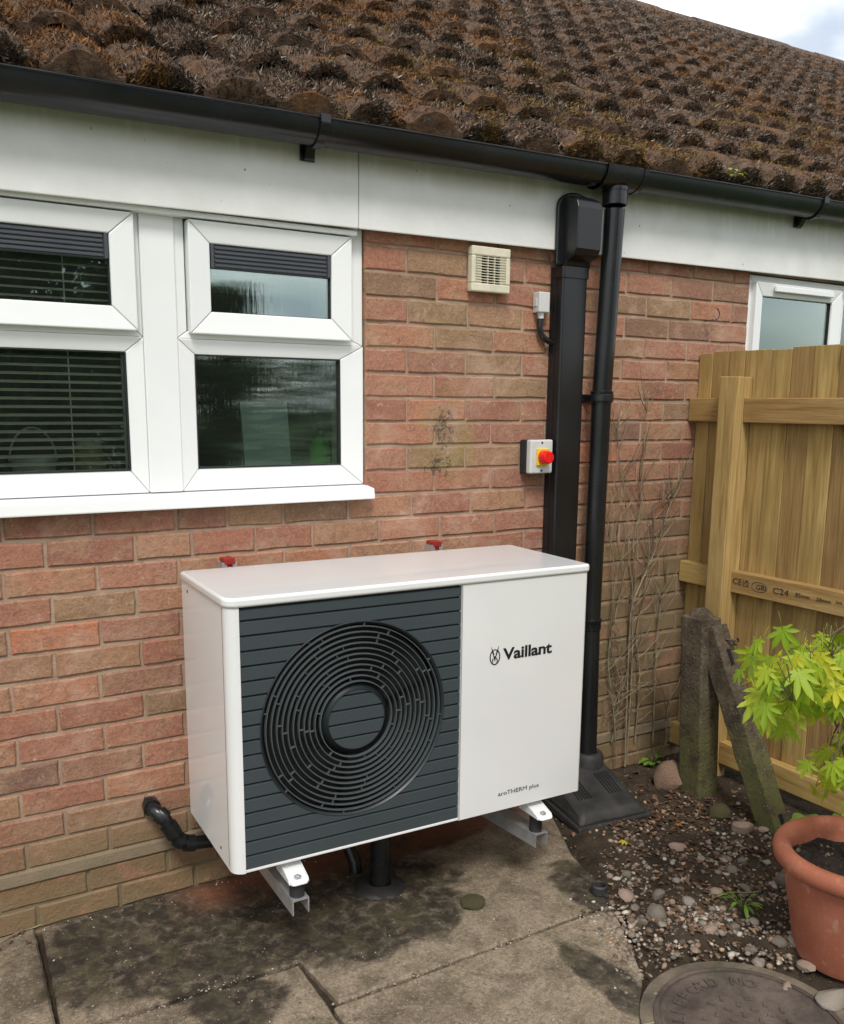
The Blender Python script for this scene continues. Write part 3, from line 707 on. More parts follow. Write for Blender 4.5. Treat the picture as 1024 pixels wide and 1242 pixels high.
while x < XR:
    L_ = .44; m = MB(); Pp = []
    for a in range(9): t = R(-8+196*a/8); Pp.append((.13*math.cos(t), .11*math.sin(t)-.02))
    n = len(Pp); off = random.uniform(-.006, .006)
    m.v += [(0, y+RY, RZ+z+SLX*x+off) for y, z in Pp]+[(L_-.012, y+RY, RZ+z+SLX*(x+L_)+off) for y, z in Pp]
    for i in range(n-1): m.f.append((i, i+1, n+i+1, n+i))
    m.f.append(tuple(range(n))); m.f.append(tuple(range(2*n-1, n-1, -1)))
    o = m.build('ridge_tile', M_roof, roof, smooth=50); o.location.x = x; x += L_

# moss: fibrous fronds and cushions over the tiles
def moss_col(x, v, rr):
    a = noise.noise((x*1.6, v*1.6, 7)); b = noise.noise((x*9, v*9, 2)); k = rr.random()
    if v < 1.2 and x > .9 and a+.25*b+(x-2.0)*-.04 > .02 and k < .6: c = (.28, .20, .06) if k < .25 else (.21, .125, .045)
    elif .6*b+.9*a > .10: c = (.31, .16, .06) if k < .5 else (.17, .085, .042)
    elif k < .24: c = (.33, .28, .22)
    elif k < .6: c = (.13, .085, .058)
    else: c = (.055, .038, .028)
    s = rr.uniform(.55, 2.1); return tuple(q*s for q in c)
rr = random.Random(5); V = []; F = []; C = []
vt = [t for t in tiles if t[0] > 0]
for vis, c, r, s in vt:
    z = math.sqrt(1e4/vis); nf = int(min(2600, 9000/z**1.35)); p0 = tpos(c, r)
    for _ in range(nf):
        u, v = rr.random(), rr.random()*GA; dn = 0
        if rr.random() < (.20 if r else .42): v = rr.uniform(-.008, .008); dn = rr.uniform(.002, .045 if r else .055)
        if noise.noise(((p0.x+u*TW)*11, (r*GA+v)*11, 4)) < -.34 and rr.random() < .75: continue
        h = tile_h(u, max(0, v))+rr.uniform(-.006, .006)-dn-.006*max(0, 1-max(0, v)/.02)**2; b = p0+Vector((u*TW, 0, 0))+VV*v+HN*h
        ln = rr.uniform(.006, .019)*(1+.12*z*.5); d = (HN*rr.uniform(.25, 1.0)+VV*rr.uniform(-1.1, .35)+Vector((rr.uniform(-.8, .8), 0, 0))).normalized()
        w = Vector((rr.uniform(-1, 1), rr.uniform(-1, 1), rr.uniform(-1, 1))).cross(d)
        if w.length < .05: continue
        w = w.normalized()*rr.uniform(.0009, .0019)*(1+.15*z); n = len(V); t = b+d*ln
        V += [tuple(b-w), tuple(b+w), tuple(t)]; F.append((n, n+1, n+2)); cc = moss_col(b.x, r*GA+v, rr) if not dn else tuple(q*(.40 if r else .6) for q in moss_col(b.x, r*GA+v, rr)); C += [tuple(q*.55 for q in cc)]*2+[tuple(q*1.15 for q in cc)]  # fronds on tile end faces coloured darker as painted shade
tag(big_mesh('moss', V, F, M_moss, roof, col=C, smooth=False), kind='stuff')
V = []; F = []; C = []
def mcol(x, v):
    c = moss_col(x, v, rr)
    return tuple(min(q, lim)*.8 for q, lim in zip(c, (.26, .17, .07)))
def cushion(p, n_, e1, e2, rx, ry, h, colr, rr, A=7, B=3):
    b = len(V); sd_ = rr.uniform(0, 99)
    for j in range(B):
        t = j/B*math.pi/2
        for i in range(A):
            a = 2*math.pi*i/A+j*.4; k = 1+.35*noise.noise((math.cos(a)*1.5+sd_, math.sin(a)*1.5, j))
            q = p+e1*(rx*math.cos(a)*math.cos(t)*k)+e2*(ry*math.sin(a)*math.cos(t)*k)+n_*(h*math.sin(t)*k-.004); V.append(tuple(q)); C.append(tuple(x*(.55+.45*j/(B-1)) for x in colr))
    V.append(tuple(p+n_*h)); C.append(colr); top = len(V)-1
    for j in range(B-1):
        for i in range(A):
            i2 = (i+1) % A; F.append((b+j*A+i, b+j*A+i2, b+(j+1)*A+i2)); F.append((b+j*A+i, b+(j+1)*A+i2, b+(j+1)*A+i))
    for i in range(A): F.append((b+(B-1)*A+i, b+(B-1)*A+(i+1) % A, top))
for vis, c, r, s in vt:
    z = math.sqrt(1e4/vis); p0 = tpos(c, r)
    for _ in range(5 if z < 5 else 2):
        u = rr.gauss(.5, .24) if rr.random() < .6 else rr.random(); v = rr.uniform(-.012, .10) if rr.random() < .6 else rr.random()*GA
        u = max(0, min(1, u)); b = p0+Vector((u*TW, 0, 0))+VV*v+HN*(tile_h(u, max(0, v))-.006-.006*max(0, 1-max(0, v)/.02)**2); sz = rr.uniform(.004, .009)
        cushion(b, HN, Vector((1, 0, 0)), VV, sz*rr.uniform(.8, 1.5), sz*rr.uniform(.8, 1.5), sz*rr.uniform(.5, .95), mcol(b.x, r*GA+v), rr)
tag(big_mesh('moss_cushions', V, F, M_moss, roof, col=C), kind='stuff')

# ================================================================== GUTTER AND DOWNPIPE
def gz(x): return 2.163+.02*x
gut = thing('gutter', 'black half-round plastic gutter running along the eaves under the mossy tiles', 'gutter', (0, -.10, 0))
def half(r, n=14, a0=180, a1=360): return [(r*math.cos(R(a0+(a1-a0)*i/n)), r*.99*math.sin(R(a0+(a1-a0)*i/n))) for i in range(n+1)]
GR = .056
def gutter_run(x0, x1, ro, ri, lift=0):
    m = MB(); prof = half(ro)+[(ro+.001, .004), (ro-.006, .005)]+half(ri)[::-1]+[(-ro+.006, .005), (-ro-.001, .004)]
    n = len(prof)
    for x in (x0, x1): m.v += [(x, y, z+gz(x)+lift) for y, z in prof]
    for i in range(n): j = (i+1) % n; m.f.append((i, j, n+j, n+i))
    m.f.append(tuple(range(n))); m.f.append(tuple(range(2*n-1, n-1, -1))); return m
gutter_run(-3.2, 1.42, GR, GR-.003).build('channel', M_black, gut, smooth=40)
gutter_run(1.545, 9.6, GR, GR-.003).build('channel', M_black, gut, smooth=40)
rl = MB(); rl.tube([(-3.2, -GR+.001, gz(-3.2)+.003), (9.6, -GR+.001, gz(9.6)+.003)], .0042, 8); rl.build('front_lip', M_black, gut, smooth=60)
ou = gutter_run(1.395, 1.570, GR+.005, GR-.001, -.001).build('outlet_union', M_black, gut, smooth=40)
for xx in (1.395, 1.552): gutter_run(xx, xx+.018, GR+.0085, GR+.001, 0).build('union_band', M_black, ou, smooth=40)
sp = MB(); sp.lathe([(.040, -.055), (.042, -.050), (.042, -.105), (.039, -.107)], 28, (1.483, 0, gz(1.483))); sp.lathe([(.0445, -.050), (.0445, -.062), (.042, -.062)], 28, (1.483, 0, gz(1.483))); sp.build('spigot', M_black, ou, smooth=50)
for xb in (-1.6, .40, 2.505, 4.6, 6.7):
    b = gutter_run(xb-.013, xb+.013, GR+.0065, GR+.0005)
    z = gz(xb)
    b.hull8([(xb-.013, .030, z-.052), (xb+.013, .030, z-.052), (xb+.013, .061, z-.035), (xb-.013, .061, z-.035)], [(xb-.013, .045, z-.078), (xb+.013, .045, z-.078), (xb+.013, .0635, z-.082), (xb-.013, .0635, z-.082)])
    b.box(xb-.022, xb+.022, .056, .0635, z-.082, z-.008); b.box(xb-.014, xb+.014, -GR-.009, -GR+.004, z-.012, z+.011)
    b.build('bracket', M_black, gut, bevel=.0015)
mb = MB()      # moss crumbs and grit lying in the gutter
rr = random.Random(3); V = []; F = []; C = []
for _ in range(420):
    x = rr.uniform(-.5, 5); p = Vector((x, rr.uniform(-.05, .045), gz(x)+rr.uniform(-.012, .004)-abs(rr.gauss(0, .006)))); s = rr.uniform(.004, .010); k = rr.random()
    cushion(p, Vector((0, 0, 1)), Vector((1, 0, 0)), Vector((0, 1, 0)), s, s, s*.7, (.16, .13, .04) if k < .25 else (.16, .15, .12) if k < .4 else (.07, .045, .03), rr, 6, 3)
tag(big_mesh('moss_crumbs', V, F, M_moss, gut, col=C), kind='stuff')

dp = thing('downpipe', 'round black plastic downpipe dropping from the gutter into the drain cover', 'downpipe', (1.483, -.09, 0))
PY = [(-.012, 2.075), (.012, 1.47), (.018, .66), (.005, .115)]
dp_path = [Vector((0, y, z)) for y, z in PY]
for (a, b) in zip(dp_path, dp_path[1:]):
    m = MB(); m.tube([a, b], .034, 28); pc = m.build('pipe', M_black, dp, smooth=50)
for p in dp_path[1:3]:
    c = MB(); c.lathe([(.0345, -.03), (.038, -.028), (.038, .0), (.0395, .002), (.0395, .010), (.035, .012)], 28, tuple(p)); c.build('socket', M_black, dp, smooth=40)
cl = MB(); cl.lathe([(.0395, -.012), (.0415, -.010), (.0415, .010), (.0395, .012)], 28, (0, .012, 1.458)); cl.box(-.020, .020, .040, .086, 1.449, 1.467); cl.box(-.046, .046, .080, .089, 1.446, 1.470); cl.build('pipe_clip', M_black, dp, smooth=40)

# ================================================================== PIPE TRUNKING, ISOLATOR, SENSOR BOX, VENT, HOOK
du = thing('pipe_trunking', 'wide black plastic pipe trunking running up the bricks beside the downpipe', 'trunking', (1.306, 0, 0))
m = MB(); m.prism(rounded_rect(0, .108, -.062, -.003, [.009, .009, .0, .0], 4), .12, 1.865); m.build('cover', M_duct, du, smooth=40)
m = MB(); m.box(-.003, .111, -.030, -.002, .12, 1.865); m.build('base_channel', M_duct, du, bevel=.001)
m = MB(); m.prism(rounded_rect(-.004, .112, -.067, -.003, [.010, .010, 0, 0], 4), 1.850, 1.885); m.build('coupler', M_duct, du, smooth=40)
cap = MB()     # wall inlet: curved backplate and hooded elbow over the fascia
prof = [(-.067, 1.885), (-.074, 1.90), (-.110, 1.915), (-.122, 1.935), (-.124, 2.062), (-.116, 2.085), (-.080, 2.103), (-.042, 2.106)]
n = len(prof)
for x in (.002, .106): cap.v += [(x, y, z) for y, z in prof]+[(x, -.038, 2.106), (x, -.038, 1.885)]
k = n+2
for i in range(k): j = (i+1) % k; cap.f.append((i, j, k+j, k+i))
cap.f.append(tuple(range(k))); cap.f.append(tuple(range(2*k-1, k-1, -1)))
cap.build('inlet_hood', M_duct, du, bevel=.012, seg=4)
m = MB(); P = [(-.022, 1.887), (.128, 1.887), (.128, 2.072)]+[(.053+.075*math.cos(R(a)), 2.072+.050*math.sin(R(a))) for a in range(15, 180, 15)]+[(-.022, 2.072)]
m.hull8([(x, -.037, z) for x, z in P], [(x, -.052, z) for x, z in P]); m.build('back_plate', M_duct, du, bevel=.006, seg=3)

iso = thing('isolator_switch', 'grey isolator box with yellow plate and red rotary knob beside the trunking', 'switch', (1.194, 0, 1.202))
MB().box(0, .096, -.034, .0, 0, .113).build('back_box', M_rubber, iso, bevel=.003)
fb = MB(); fb.box(.0, .096, -.060, -.0345, .0, .114); fb.build('front_cover', M_grey, iso, bevel=.006, seg=3)
yp = MB(); yp.box(.024, .074, -.067, -.060, .028, .085); yo = yp.build('yellow_plate', M_yellow, iso, bevel=.002)
kn = MB(); kn.lathe([(.0, -.100), (.019, -.100), (.0215, -.096), (.0225, -.070), (.0225, -.067)], 28, (.049, 0, .0565), 'y'); kn.build('knob', M_knob, iso, smooth=40)
kg = MB(); kg.box(.043, .055, -.106, -.098, .0375, .0755); kg.build('knob_grip', M_knob, iso, bevel=.003)
for z in (.010, .104): s_ = MB(); s_.lathe([(0, -.0612), (.0035, -.0612), (.004, -.060)], 12, (.048, 0, z), 'y'); s_.build('screw', M_seal, iso)

sb = thing('sensor_box', 'small white sensor box with black flexible conduit curving into the trunking', 'sensor box', (1.230, 0, 1.735))
MB().box(0, .046, -.036, 0, 0, .066).build('housing', M_grey, sb, bevel=.004, seg=3)
MB().box(-.004, .0, -.026, -.008, .02, .046).build('side_tab', M_grey, sb, bevel=.001)
gl_ = MB(); gl_.lathe([(.008, -.020), (.0105, -.019), (.0105, -.008), (.012, -.007), (.012, .0)], 12, (.022, -.018, 0)); gl_.build('cable_gland', M_grey, sb, smooth=40)
fc = MB(); path = cat_rom([(.022, -.018, -.018), (.020, -.018, -.045), (.026, -.018, -.068), (.045, -.018, -.085), (.080, -.018, -.098)], 10)
fc.tube(path, [.0105 if i % 2 else .0092 for i in range(len(path))], 12); fc.build('conduit', M_black, sb, smooth=60)

ve = thing('extractor_vent', 'square cream plastic extractor vent with horizontal louvres high on the brick wall', 'vent', (.962, 0, 1.785))
MB().box(.004, .146, -.010, 0, .003, .135).build('back_frame', M_cream, ve, bevel=.002)
fm = MB(); fm.box(0, .15, -.032, -.010, .110, .138); fm.box(0, .15, -.032, -.010, 0, .026); fm.box(0, .016, -.032, -.010, .026, .110); fm.box(.134, .15, -.032, -.010, .026, .110); fm.build('face_frame', M_cream, ve, bevel=.004, seg=3)
MB().box(.012, .138, -.014, -.0105, .022, .115).build('cavity_shade', M_void, ve)  # black plate painted as the shade behind the louvres
MB().box(.016, .040, -.027, -.0145, .026, .110).build('blank_strip', M_cream, ve); MB().box(.112, .134, -.027, -.0145, .026, .110).build('blank_strip', M_cream, ve)
for i in range(10):
    z = .030+i*.0082; lv = MB(); lv.hull8([(.016, -.030, z), (.134, -.030, z), (.134, -.018, z+.003), (.016, -.018, z+.003)], [(.016, -.030, z+.0022), (.134, -.030, z+.0022), (.134, -.018, z+.0052), (.016, -.018, z+.0052)]); lv.build('louvre', M_cream, ve)
for x in (.064, .090): MB().box(x-.0012, x+.0012, -.029, -.016, .026, .110).build('louvre_tie', M_cream, ve)

hk = MB(); P = [(2.055, .0, 1.752), (2.055, -.03, 1.752), (2.062, -.035, 1.757), (2.07, -.036, 1.750), (2.078, -.036, 1.757), (2.09, -.036, 1.762), (2.096, -.036, 1.777), (2.09, -.036, 1.792), (2.080, -.036, 1.797)]
hk.tube(cat_rom(P, 4), .0022, 6); tag(hk.build('wire_hook', M_steel), 'thin rusty wire hook sticking out of the bricks near the small window', 'hook')

# ================================================================== HEAT PUMP UNIT
UO, UW, UD, UH, UYAW = (-.013, -.10, .287), 1.072, .403, .695, -.0361
un = thing('heat_pump_unit', 'white outdoor heat pump unit with dark grey fan grille on wall brackets', 'heat pump', UO, UYAW)
PX_L, PX_R = .031, .643
def arc(cx, cy, r, a0, a1, n=6): return [(cx+r*math.cos(R(a0+(a1-a0)*i/n)), cy+r*math.sin(R(a0+(a1-a0)*i/n))) for i in range(n+1)]
foot = [(0, 0)]+arc(.030, -UD+.030, .030, 180, 270)+[(PX_L, -UD), (PX_L, -UD+.055), (PX_R, -UD+.055), (PX_R, -UD)]+arc(UW-.012, -UD+.012, .012, 270, 360)+[(UW, 0)]
cs = MB(); cs.prism(foot, 0, UH-.024); cs.build('casing', M_unit, un, smooth=30)
MB().box(PX_L+.0005, PX_R-.0005, -UD+.001, -UD+.054, .0008, .007).build('bottom_trim', M_unit, un, bevel=.001)
sm = MB(); sm.box(PX_R+.0008, PX_R+.0022, -UD-.0006, -UD+.004, .002, UH-.026); sm.build('panel_seam', M_inkgrey, un)
MB().box(-.0006, .003, -UD+.033, -UD+.0345, .012, UH-.026).build('panel_seam', M_inkgrey, un)
ld = MB(); ld.prism(rounded_rect(-.005, UW+.004, -UD-.006, .004, [.034, .016, .016, .016], 8), UH-.0235, UH); ld.build('lid', M_unit, un, smooth=40, bevel=.007, seg=4)
for (y, z) in ((-.06, UH-.045), (-.30, .03)): s_ = MB(); s_.tube([(.001, y, z), (-.0015, y, z)], .0045, 10); s_.build('screw', M_inkgrey, un)
FC, FR, SP = (.334, .348), .256, .0372
fan = MB(); fan.box(PX_L+.001, PX_R-.001, -UD+.046, -UD+.0545, .009, UH-.026); fan_o = fan.build('fan_panel', M_void, un)  # flat black backing stands in for shade deep in the fan recess
def clip_rows(m, z0, z1, y0, y1, inside=False, r=FR, n=8, side=None):
    rows = []
    for i in range(n+1):
        t = i/n; z = z0+(z1-z0)*t; y = y0+(y1-y0)*t; d = r*r-(z-FC[1])**2; w = math.sqrt(d) if d > 0 else None; rows.append((z, y, w))
    for (za, ya, wa), (zb, yb, wb) in zip(rows, rows[1:]):
        if inside:
            if wa is None and wb is None: continue
            wa_, wb_ = wa or 0, wb or 0; m.face([(FC[0]-wa_, ya, za), (FC[0]+wa_, ya, za), (FC[0]+wb_, yb, zb), (FC[0]-wb_, yb, zb)])
        elif wa is None and wb is None: m.face([(PX_L+.0015, ya, za), (PX_R-.0015, ya, za), (PX_R-.0015, yb, zb), (PX_L+.0015, yb, zb)])
        else:
            wa_, wb_ = wa or 0, wb or 0
            if side != 'r': m.face([(PX_L+.0015, ya, za), (FC[0]-wa_, ya, za), (FC[0]-wb_, yb, zb), (PX_L+.0015, yb, zb)])
            if side != 'l': m.face([(FC[0]+wa_, ya, za), (PX_R-.0015, ya, za), (PX_R-.0015, yb, zb), (FC[0]+wb_, yb, zb)])
YS = -UD+.003
def slat_rows(m, z, zt, **k):
    clip_rows(m, z, z, YS+.012, YS+.0012, n=1, **k); clip_rows(m, z, z+.0012, YS+.0012, YS, n=1, **k)
    clip_rows(m, z+.0012, zt-.0062, YS, YS, **k); clip_rows(m, zt-.0062, zt-.0048, YS, YS+.0035, n=1, **k); clip_rows(m, zt-.0048, zt-.0040, YS+.0035, YS+.011, n=1, **k); clip_rows(m, zt-.0040, zt+.002, YS+.011, YS+.011, n=2, **k)
z = .0075
while z < UH-.03:
    zt = min(z+SP, UH-.025); cutp = abs(z-FC[1]) < FR and abs(zt+.002-FC[1]) < FR
    for sd_ in (('l', 'r') if cutp else (None,)): m = MB(); slat_rows(m, z, zt, side=sd_); m.build('slat', M_slate, fan_o, fixn=False)
    z += SP
C3 = (FC[0], 0, FC[1])
m = MB(); m.lathe([(FR+.003, YS+.004), (FR+.0025, YS-.001), (FR+.0005, YS-.002), (FR-.003, YS+.001), (FR-.0085, YS+.010), (FR-.009, YS+.044)], 96, C3, 'y'); m.build('grille_rim', M_grille, fan_o, smooth=50)
RINGS = [.1005+.0143*i for i in range(11)]
for r in RINGS:
    m = MB(); m.lathe([(r-.0010, YS-.001), (r+.0010, YS-.001), (r+.0013, YS+.009), (r-.0013, YS+.009)], 80, C3, 'y', closed=True); m.build('grille_ring', M_ring, fan_o, smooth=40)
m = MB(); rr = random.Random(11)
for i, r in enumerate(RINGS):
    r2 = r+.0143; k = 6 if i < 5 else 8; a0 = rr.uniform(0, 6.28)
    for q in range(k):
        a = a0+2*math.pi*q/k+rr.uniform(-.12, .12); T = Matrix.Translation((FC[0], 0, FC[1])) @ Matrix.Rotation(-a, 4, 'Y'); m.box(r+.001, r2-.001, YS+.001, YS+.008, -.0011, .0011, T)
tag(m.build('grille_spokes', M_ring, fan_o), kind='stuff')
m = MB(); m.lathe([(.0775, YS+.006), (.078, YS-.0008), (.0795, YS-.001), (.083, YS+.006), (.094, YS+.014), (.096, YS+.030)], 64, C3, 'y'); m.build('hub_ring', M_grille, fan_o, smooth=50)
hub = MB(); z = FC[1]-.0785+.0075
z = .0075
while z < UH:
    if abs(z+SP/2-FC[1]) < .078+SP: slat_rows(hub, z, z+SP, inside=True, r=.0782)
    z += SP
hub.build('hub_cap', M_slate, fan_o, fixn=False)
bl = MB()
for k in range(3):
    a0 = R(20+120*k); n = 8
    for i in range(n):
        q = []
        for rr_, yy in ((.06, 0), (.235, 0)):
            pass
        a, b = a0+R(80)*i/n, a0+R(80)*(i+1)/n; ya, yb = -UD+.022+.022*i/n, -UD+.022+.022*(i+1)/n
        bl.face([(FC[0]+.06*math.cos(a), ya, FC[1]+.06*math.sin(a)), (FC[0]+.24*math.cos(a), ya, FC[1]+.24*math.sin(a)), (FC[0]+.24*math.cos(b), yb, FC[1]+.24*math.sin(b)), (FC[0]+.06*math.cos(b), yb, FC[1]+.06*math.sin(b))])
bl.build('fan_blades', M_void, fan_o, fixn=False)
def front(x, z, y=-UD-.0006): return Matrix.Translation((x, y, z)) @ Matrix.Rotation(R(90), 4, 'X')
text_obj('brand_lettering', 'Vaillant', .046, M_ink, un, front(.781, .447), width=.168, offset=.0011, spacing=.98)
text_obj('model_lettering', 'aroTHERM plus', .0175, M_inkgrey, un, front(.774, .0445), width=.142)
em = MB(); EX, EZ2 = .752, .4585; yq = -UD-.0012      # oval emblem with a hare
def flat(pts): em.hull8([(EX+x, yq, EZ2+z) for x, z in pts], [(EX+x, yq+.001, EZ2+z) for x, z in pts])
N_ = 30; Rg = []
for i in range(N_+1):
    a = R(118+(422-118)*i/N_); Rg.append(a)
for a, b in zip(Rg, Rg[1:]):
    flat([((.0172-.0)*math.cos(a), .0225*math.sin(a)), (.0172*math.cos(b), .0225*math.sin(b)), (.0142*math.cos(b), .0195*math.sin(b)), (.0142*math.cos(a), .0195*math.sin(a))])
for s in (-1, 1):
    flat([(s*.002, .006), (s*.0055, .016), (s*.0125, .0305), (s*.0100, .0175), (s*.0055, .005)]); flat([(s*.0042, -.004), (s*.0075, -.003), (s*.0095, -.012), (s*.0055, -.0165), (s*.0068, -.011)])
flat([(-.0062, .0065), (0, .0015), (.0062, .0065), (.0035, -.0022), (.0012, -.009), (.0, -.014), (-.0012, -.009), (-.0035, -.0022)])
for i in range(8):
    a, b = R(25+130*i/8), R(25+130*(i+1)/8); flat([(.0092*math.cos(a), .009+.0135*math.sin(a)), (.0092*math.cos(b), .009+.0135*math.sin(b)), (.0075*math.cos(b), .009+.0115*math.sin(b)), (.0075*math.cos(a), .009+.0115*math.sin(a))])
em.build('hare_emblem', M_ink, un)

# wall brackets with arms and rubber mounts; the unit's feet stand on the mounts
Mi = Matrix.Translation(UO) @ Matrix.Rotation(UYAW, 4, 'Z'); Minv = Mi.inverted()
def bracket(xr, xa, ztip, label):
    b = thing('wall_bracket', label, 'bracket', (xr, 0, 0), 0, 'galvanised brackets carrying the heat pump')
    m = MB(); m.box(-.022, .022, -.003, -.0005, .16, .984); m.box(-.022, -.019, -.040, -.003, .16, .984); m.box(.019, .022, -.040, -.003, .16, .984); m.box(-.022, -.008, -.043, -.040, .16, .984); m.box(.008, .022, -.043, -.040, .16, .984)
    rail = m.build('rail', M_galv, b)
    c = MB(); c.box(-.0155, .0155, -.0445, -.0005, .9842, .9945); c.box(-.0155, .0155, -.0445, -.0435, .978, .984); c.box(-.0055, .0055, -.0400, -.0340, .955, .984); c.build('end_cap', M_red, rail, bevel=.002)
    dx = xa-xr; yt = -.552; tilt = (ztip-.166)
    def p(x, y, z): t = (y+.045)/(yt+.045); return (x+dx*t, y, z+tilt*t)
    a = MB(); t_ = .003
    for (x0, x1, z0, z1) in ((-.0225, .0225, .203, .206), (-.0225, -.0195, .166, .203), (.0195, .0225, .166, .203)):
        a.hull8([p(x0, -.045, z0), p(x1, -.045, z0), p(x1, yt, z0), p(x0, yt, z0)], [p(x0, -.045, z1), p(x1, -.045, z1), p(x1, yt, z1), p(x0, yt, z1)])
    a.build('arm', M_galv, b)
    MB().hull8([p(-.02, -.044, .207), p(.02, -.044, .207), p(.02, -.13, .207), p(-.02, -.13, .207)], [p(-.02, -.044, .33), p(.02, -.044, .33), p(.02, -.048, .33), p(-.02, -.048, .33)]).build('gusset', M_galv, b)
    for y in (-.526, -.16):
        q = p(0, y, 0); mm = MB(); top = .245
        mm.lathe([(.0, .206+q[2]), (.0195, .206+q[2]), (.0185, (.206+q[2]+top)/2), (.0195, top), (0, top)], 24, (q[0], q[1], 0)); mm.build('rubber_mount', M_rubber, b, smooth=40)
        w = Minv @ Vector((xr+q[0], q[1], 0)); fx, fy = w.x, w.y; zb = .2455-UO[2]; f = MB()
        if y < -.4:
            P = [(fx-.024, -UD+.06), (fx+.024, -UD+.06), (fx+.024, -UD-.018)]+arc(fx+.012, -UD-.034, .012, 0, -90, 4)+arc(fx-.012, -UD-.034, .012, -90, -180, 4)+[(fx-.024, -UD-.018)]
            f.hull8([(x, yy, zb) for x, yy in P], [(x, yy, zb+.004+max(0, (yy+UD+.046))*.28) for x, yy in P])
            for s in (-1, 1):
                X0, X1 = sorted((fx+s*.024, fx+s*.0265)); f.hull8([(X0, -UD-.036, zb), (X1, -UD-.036, zb), (X1, -UD+.06, zb), (X0, -UD+.06, zb)], [(X0, -UD-.030, zb+.010), (X1, -UD-.030, zb+.010), (X1, -UD+.06, -.0005), (X0, -UD+.06, -.0005)])
            fo = f.build('foot', M_unit, un, bevel=.0012)
            nb = MB(); nb.lathe([(.0, .0125), (.0042, .0125), (.0042, .0085), (.010, .0085), (.010, .0065)], 6, (fx, -UD-.024, zb+.0055)); nb.build('nut', M_galv, fo)
        else: f.box(fx-.024, fx+.024, fy-.03, fy+.03, zb, -.0005); f.build('foot', M_unit, un, bevel=.001)
bracket(.143, .127, .166, 'galvanised wall bracket with red cap under the fan end of the heat pump')
bracket(.838, .893, .150, 'galvanised wall bracket with red cap under the lettered end of the heat pump')

# drain pipes
cp = thing('condensate_pipe', 'short black condensate pipe standing below the heat pump in a dark gully', 'pipe', (.50, -.28, 0))
m = MB(); m.tube([(0, 0, -.02), (0, 0, .17)], .031, 24); m.tube([(0, 0, .17), (0, .0, .285)], .036, 24); m.build('pipe', M_black, cp, smooth=50)
m = MB(); m.lathe([(.034, .016), (.048, .012), (.066, .008), (.078, .003), (.080, -.01)], 20, (0, 0, 0)); 
m.v = [(x*(1+.18*noise.noise((x*20, y*20, 1))), y*(1+.18*noise.noise((x*20, y*20, 5))), z+.006*noise.noise((x*40, y*40, 2))) for x, y, z in m.v]; m.build('gully_rim', M_gully, cp, smooth=60)
wp = thing('waste_pipe', 'black plastic waste pipe with elbow coming out of the bricks low on the wall', 'pipe', (-.10, 0, .285))
P = [Vector(p) for p in ((0, .01, .005), (.0, -.035, .003), (.022, -.06, -.020), (.052, -.068, -.080), (.075, -.07, -.102), (.105, -.07, -.110), (.52, -.09, -.155))]
m = MB(); m.tube(cat_rom(P[:6], 6)+[P[6]], .0195, 20); m.tube([P[6], P[6]+Vector((.04, -.03, -.03)), P[6]+Vector((.055, -.07, -.10)), P[6]+Vector((.055, -.08, -.15))], .0195, 20); wpo = m.build('pipe', M_black, wp, smooth=60)
pth = cat_rom(P[:6], 6)
for a, b, r in ((0, 5, .0245), (9, 12, .0245), (14, 17, .0245), (19, 22, .024), (24, 29, .0245)):
    m = MB(); m.tube(pth[a:b+1], r, 20); m.build('collar', M_black, wpo, smooth=60)
m = MB(); m.tube([P[5]+Vector((.06, -.003, -.006)), P[5]+Vector((.078, -.004, -.008))], .0245, 20); m.build('collar', M_black, wpo, smooth=60)

# drain cover at the foot of the downpipe
gc = thing('drain_cover', 'dusty black plastic drain cover with slotted sloping top under the downpipe', 'drain cover', (1.4, -.2, 0))
o_ = Vector((1.4, -.2, 0))
def q3(x, y, z): return tuple(Vector((x, y, z))-o_)
A, B, C_, D = (1.275, -.055), (1.585, -.055), (1.535, -.375), (1.225, -.345)
A2, B2, C2, D2 = (1.31, -.062, .135), (1.553, -.062, .135), (1.497, -.345, .060), (1.262, -.320, .060)
m = MB(); m.hull8([q3(*D, .004), q3(*C_, .004), q3(*B, .004), q3(*A, .004)], [q3(*D, .028), q3(*C_, .028), q3(*B, .035), q3(*A, .035)]); m.build('skirt', M_gully, gc, bevel=.006, seg=2)
m = MB(); m.hull8([q3(D[0]+.006, D[1]+.006, .026), q3(C_[0]-.006, C_[1]+.006, .026), q3(B[0]-.006, B[1]-.004, .034), q3(A[0]+.006, A[1]-.004, .034)], [q3(*D2), q3(*C2), q3(*B2), q3(*A2)]); m.build('hood', M_gully, gc, bevel=.014, seg=3)
m = MB(); m.lathe([(.062, .09), (.060, .15), (.052, .165), (.036, .166), (.036, .12)], 20, q3(1.483, -.085, 0)); m.build('pipe_neck', M_gully, gc, smooth=40)
def lerp3(a, b, t): return Vector(a)+(Vector(b)-Vector(a))*t
def on_top(u, v): return lerp3(lerp3(D2, C2, u), lerp3(A2, B2, u), v)
for g0 in (.10, .66):
    for k in range(5):
        u = g0+.052*k; m = MB(); a, b = on_top(u, .26), on_top(u, .66); a2, b2 = on_top(u+.026, .26), on_top(u+.026, .66); up = Vector((0, -.2, .9))*.0012
        m.hull8([tuple(p-o_-up*3) for p in (a, a2, b2, b)], [tuple(p-o_+up) for p in (a, a2, b2, b)]); m.build('slot_shade', M_void, gc)  # black strips on the surface, painted as shade in the slots

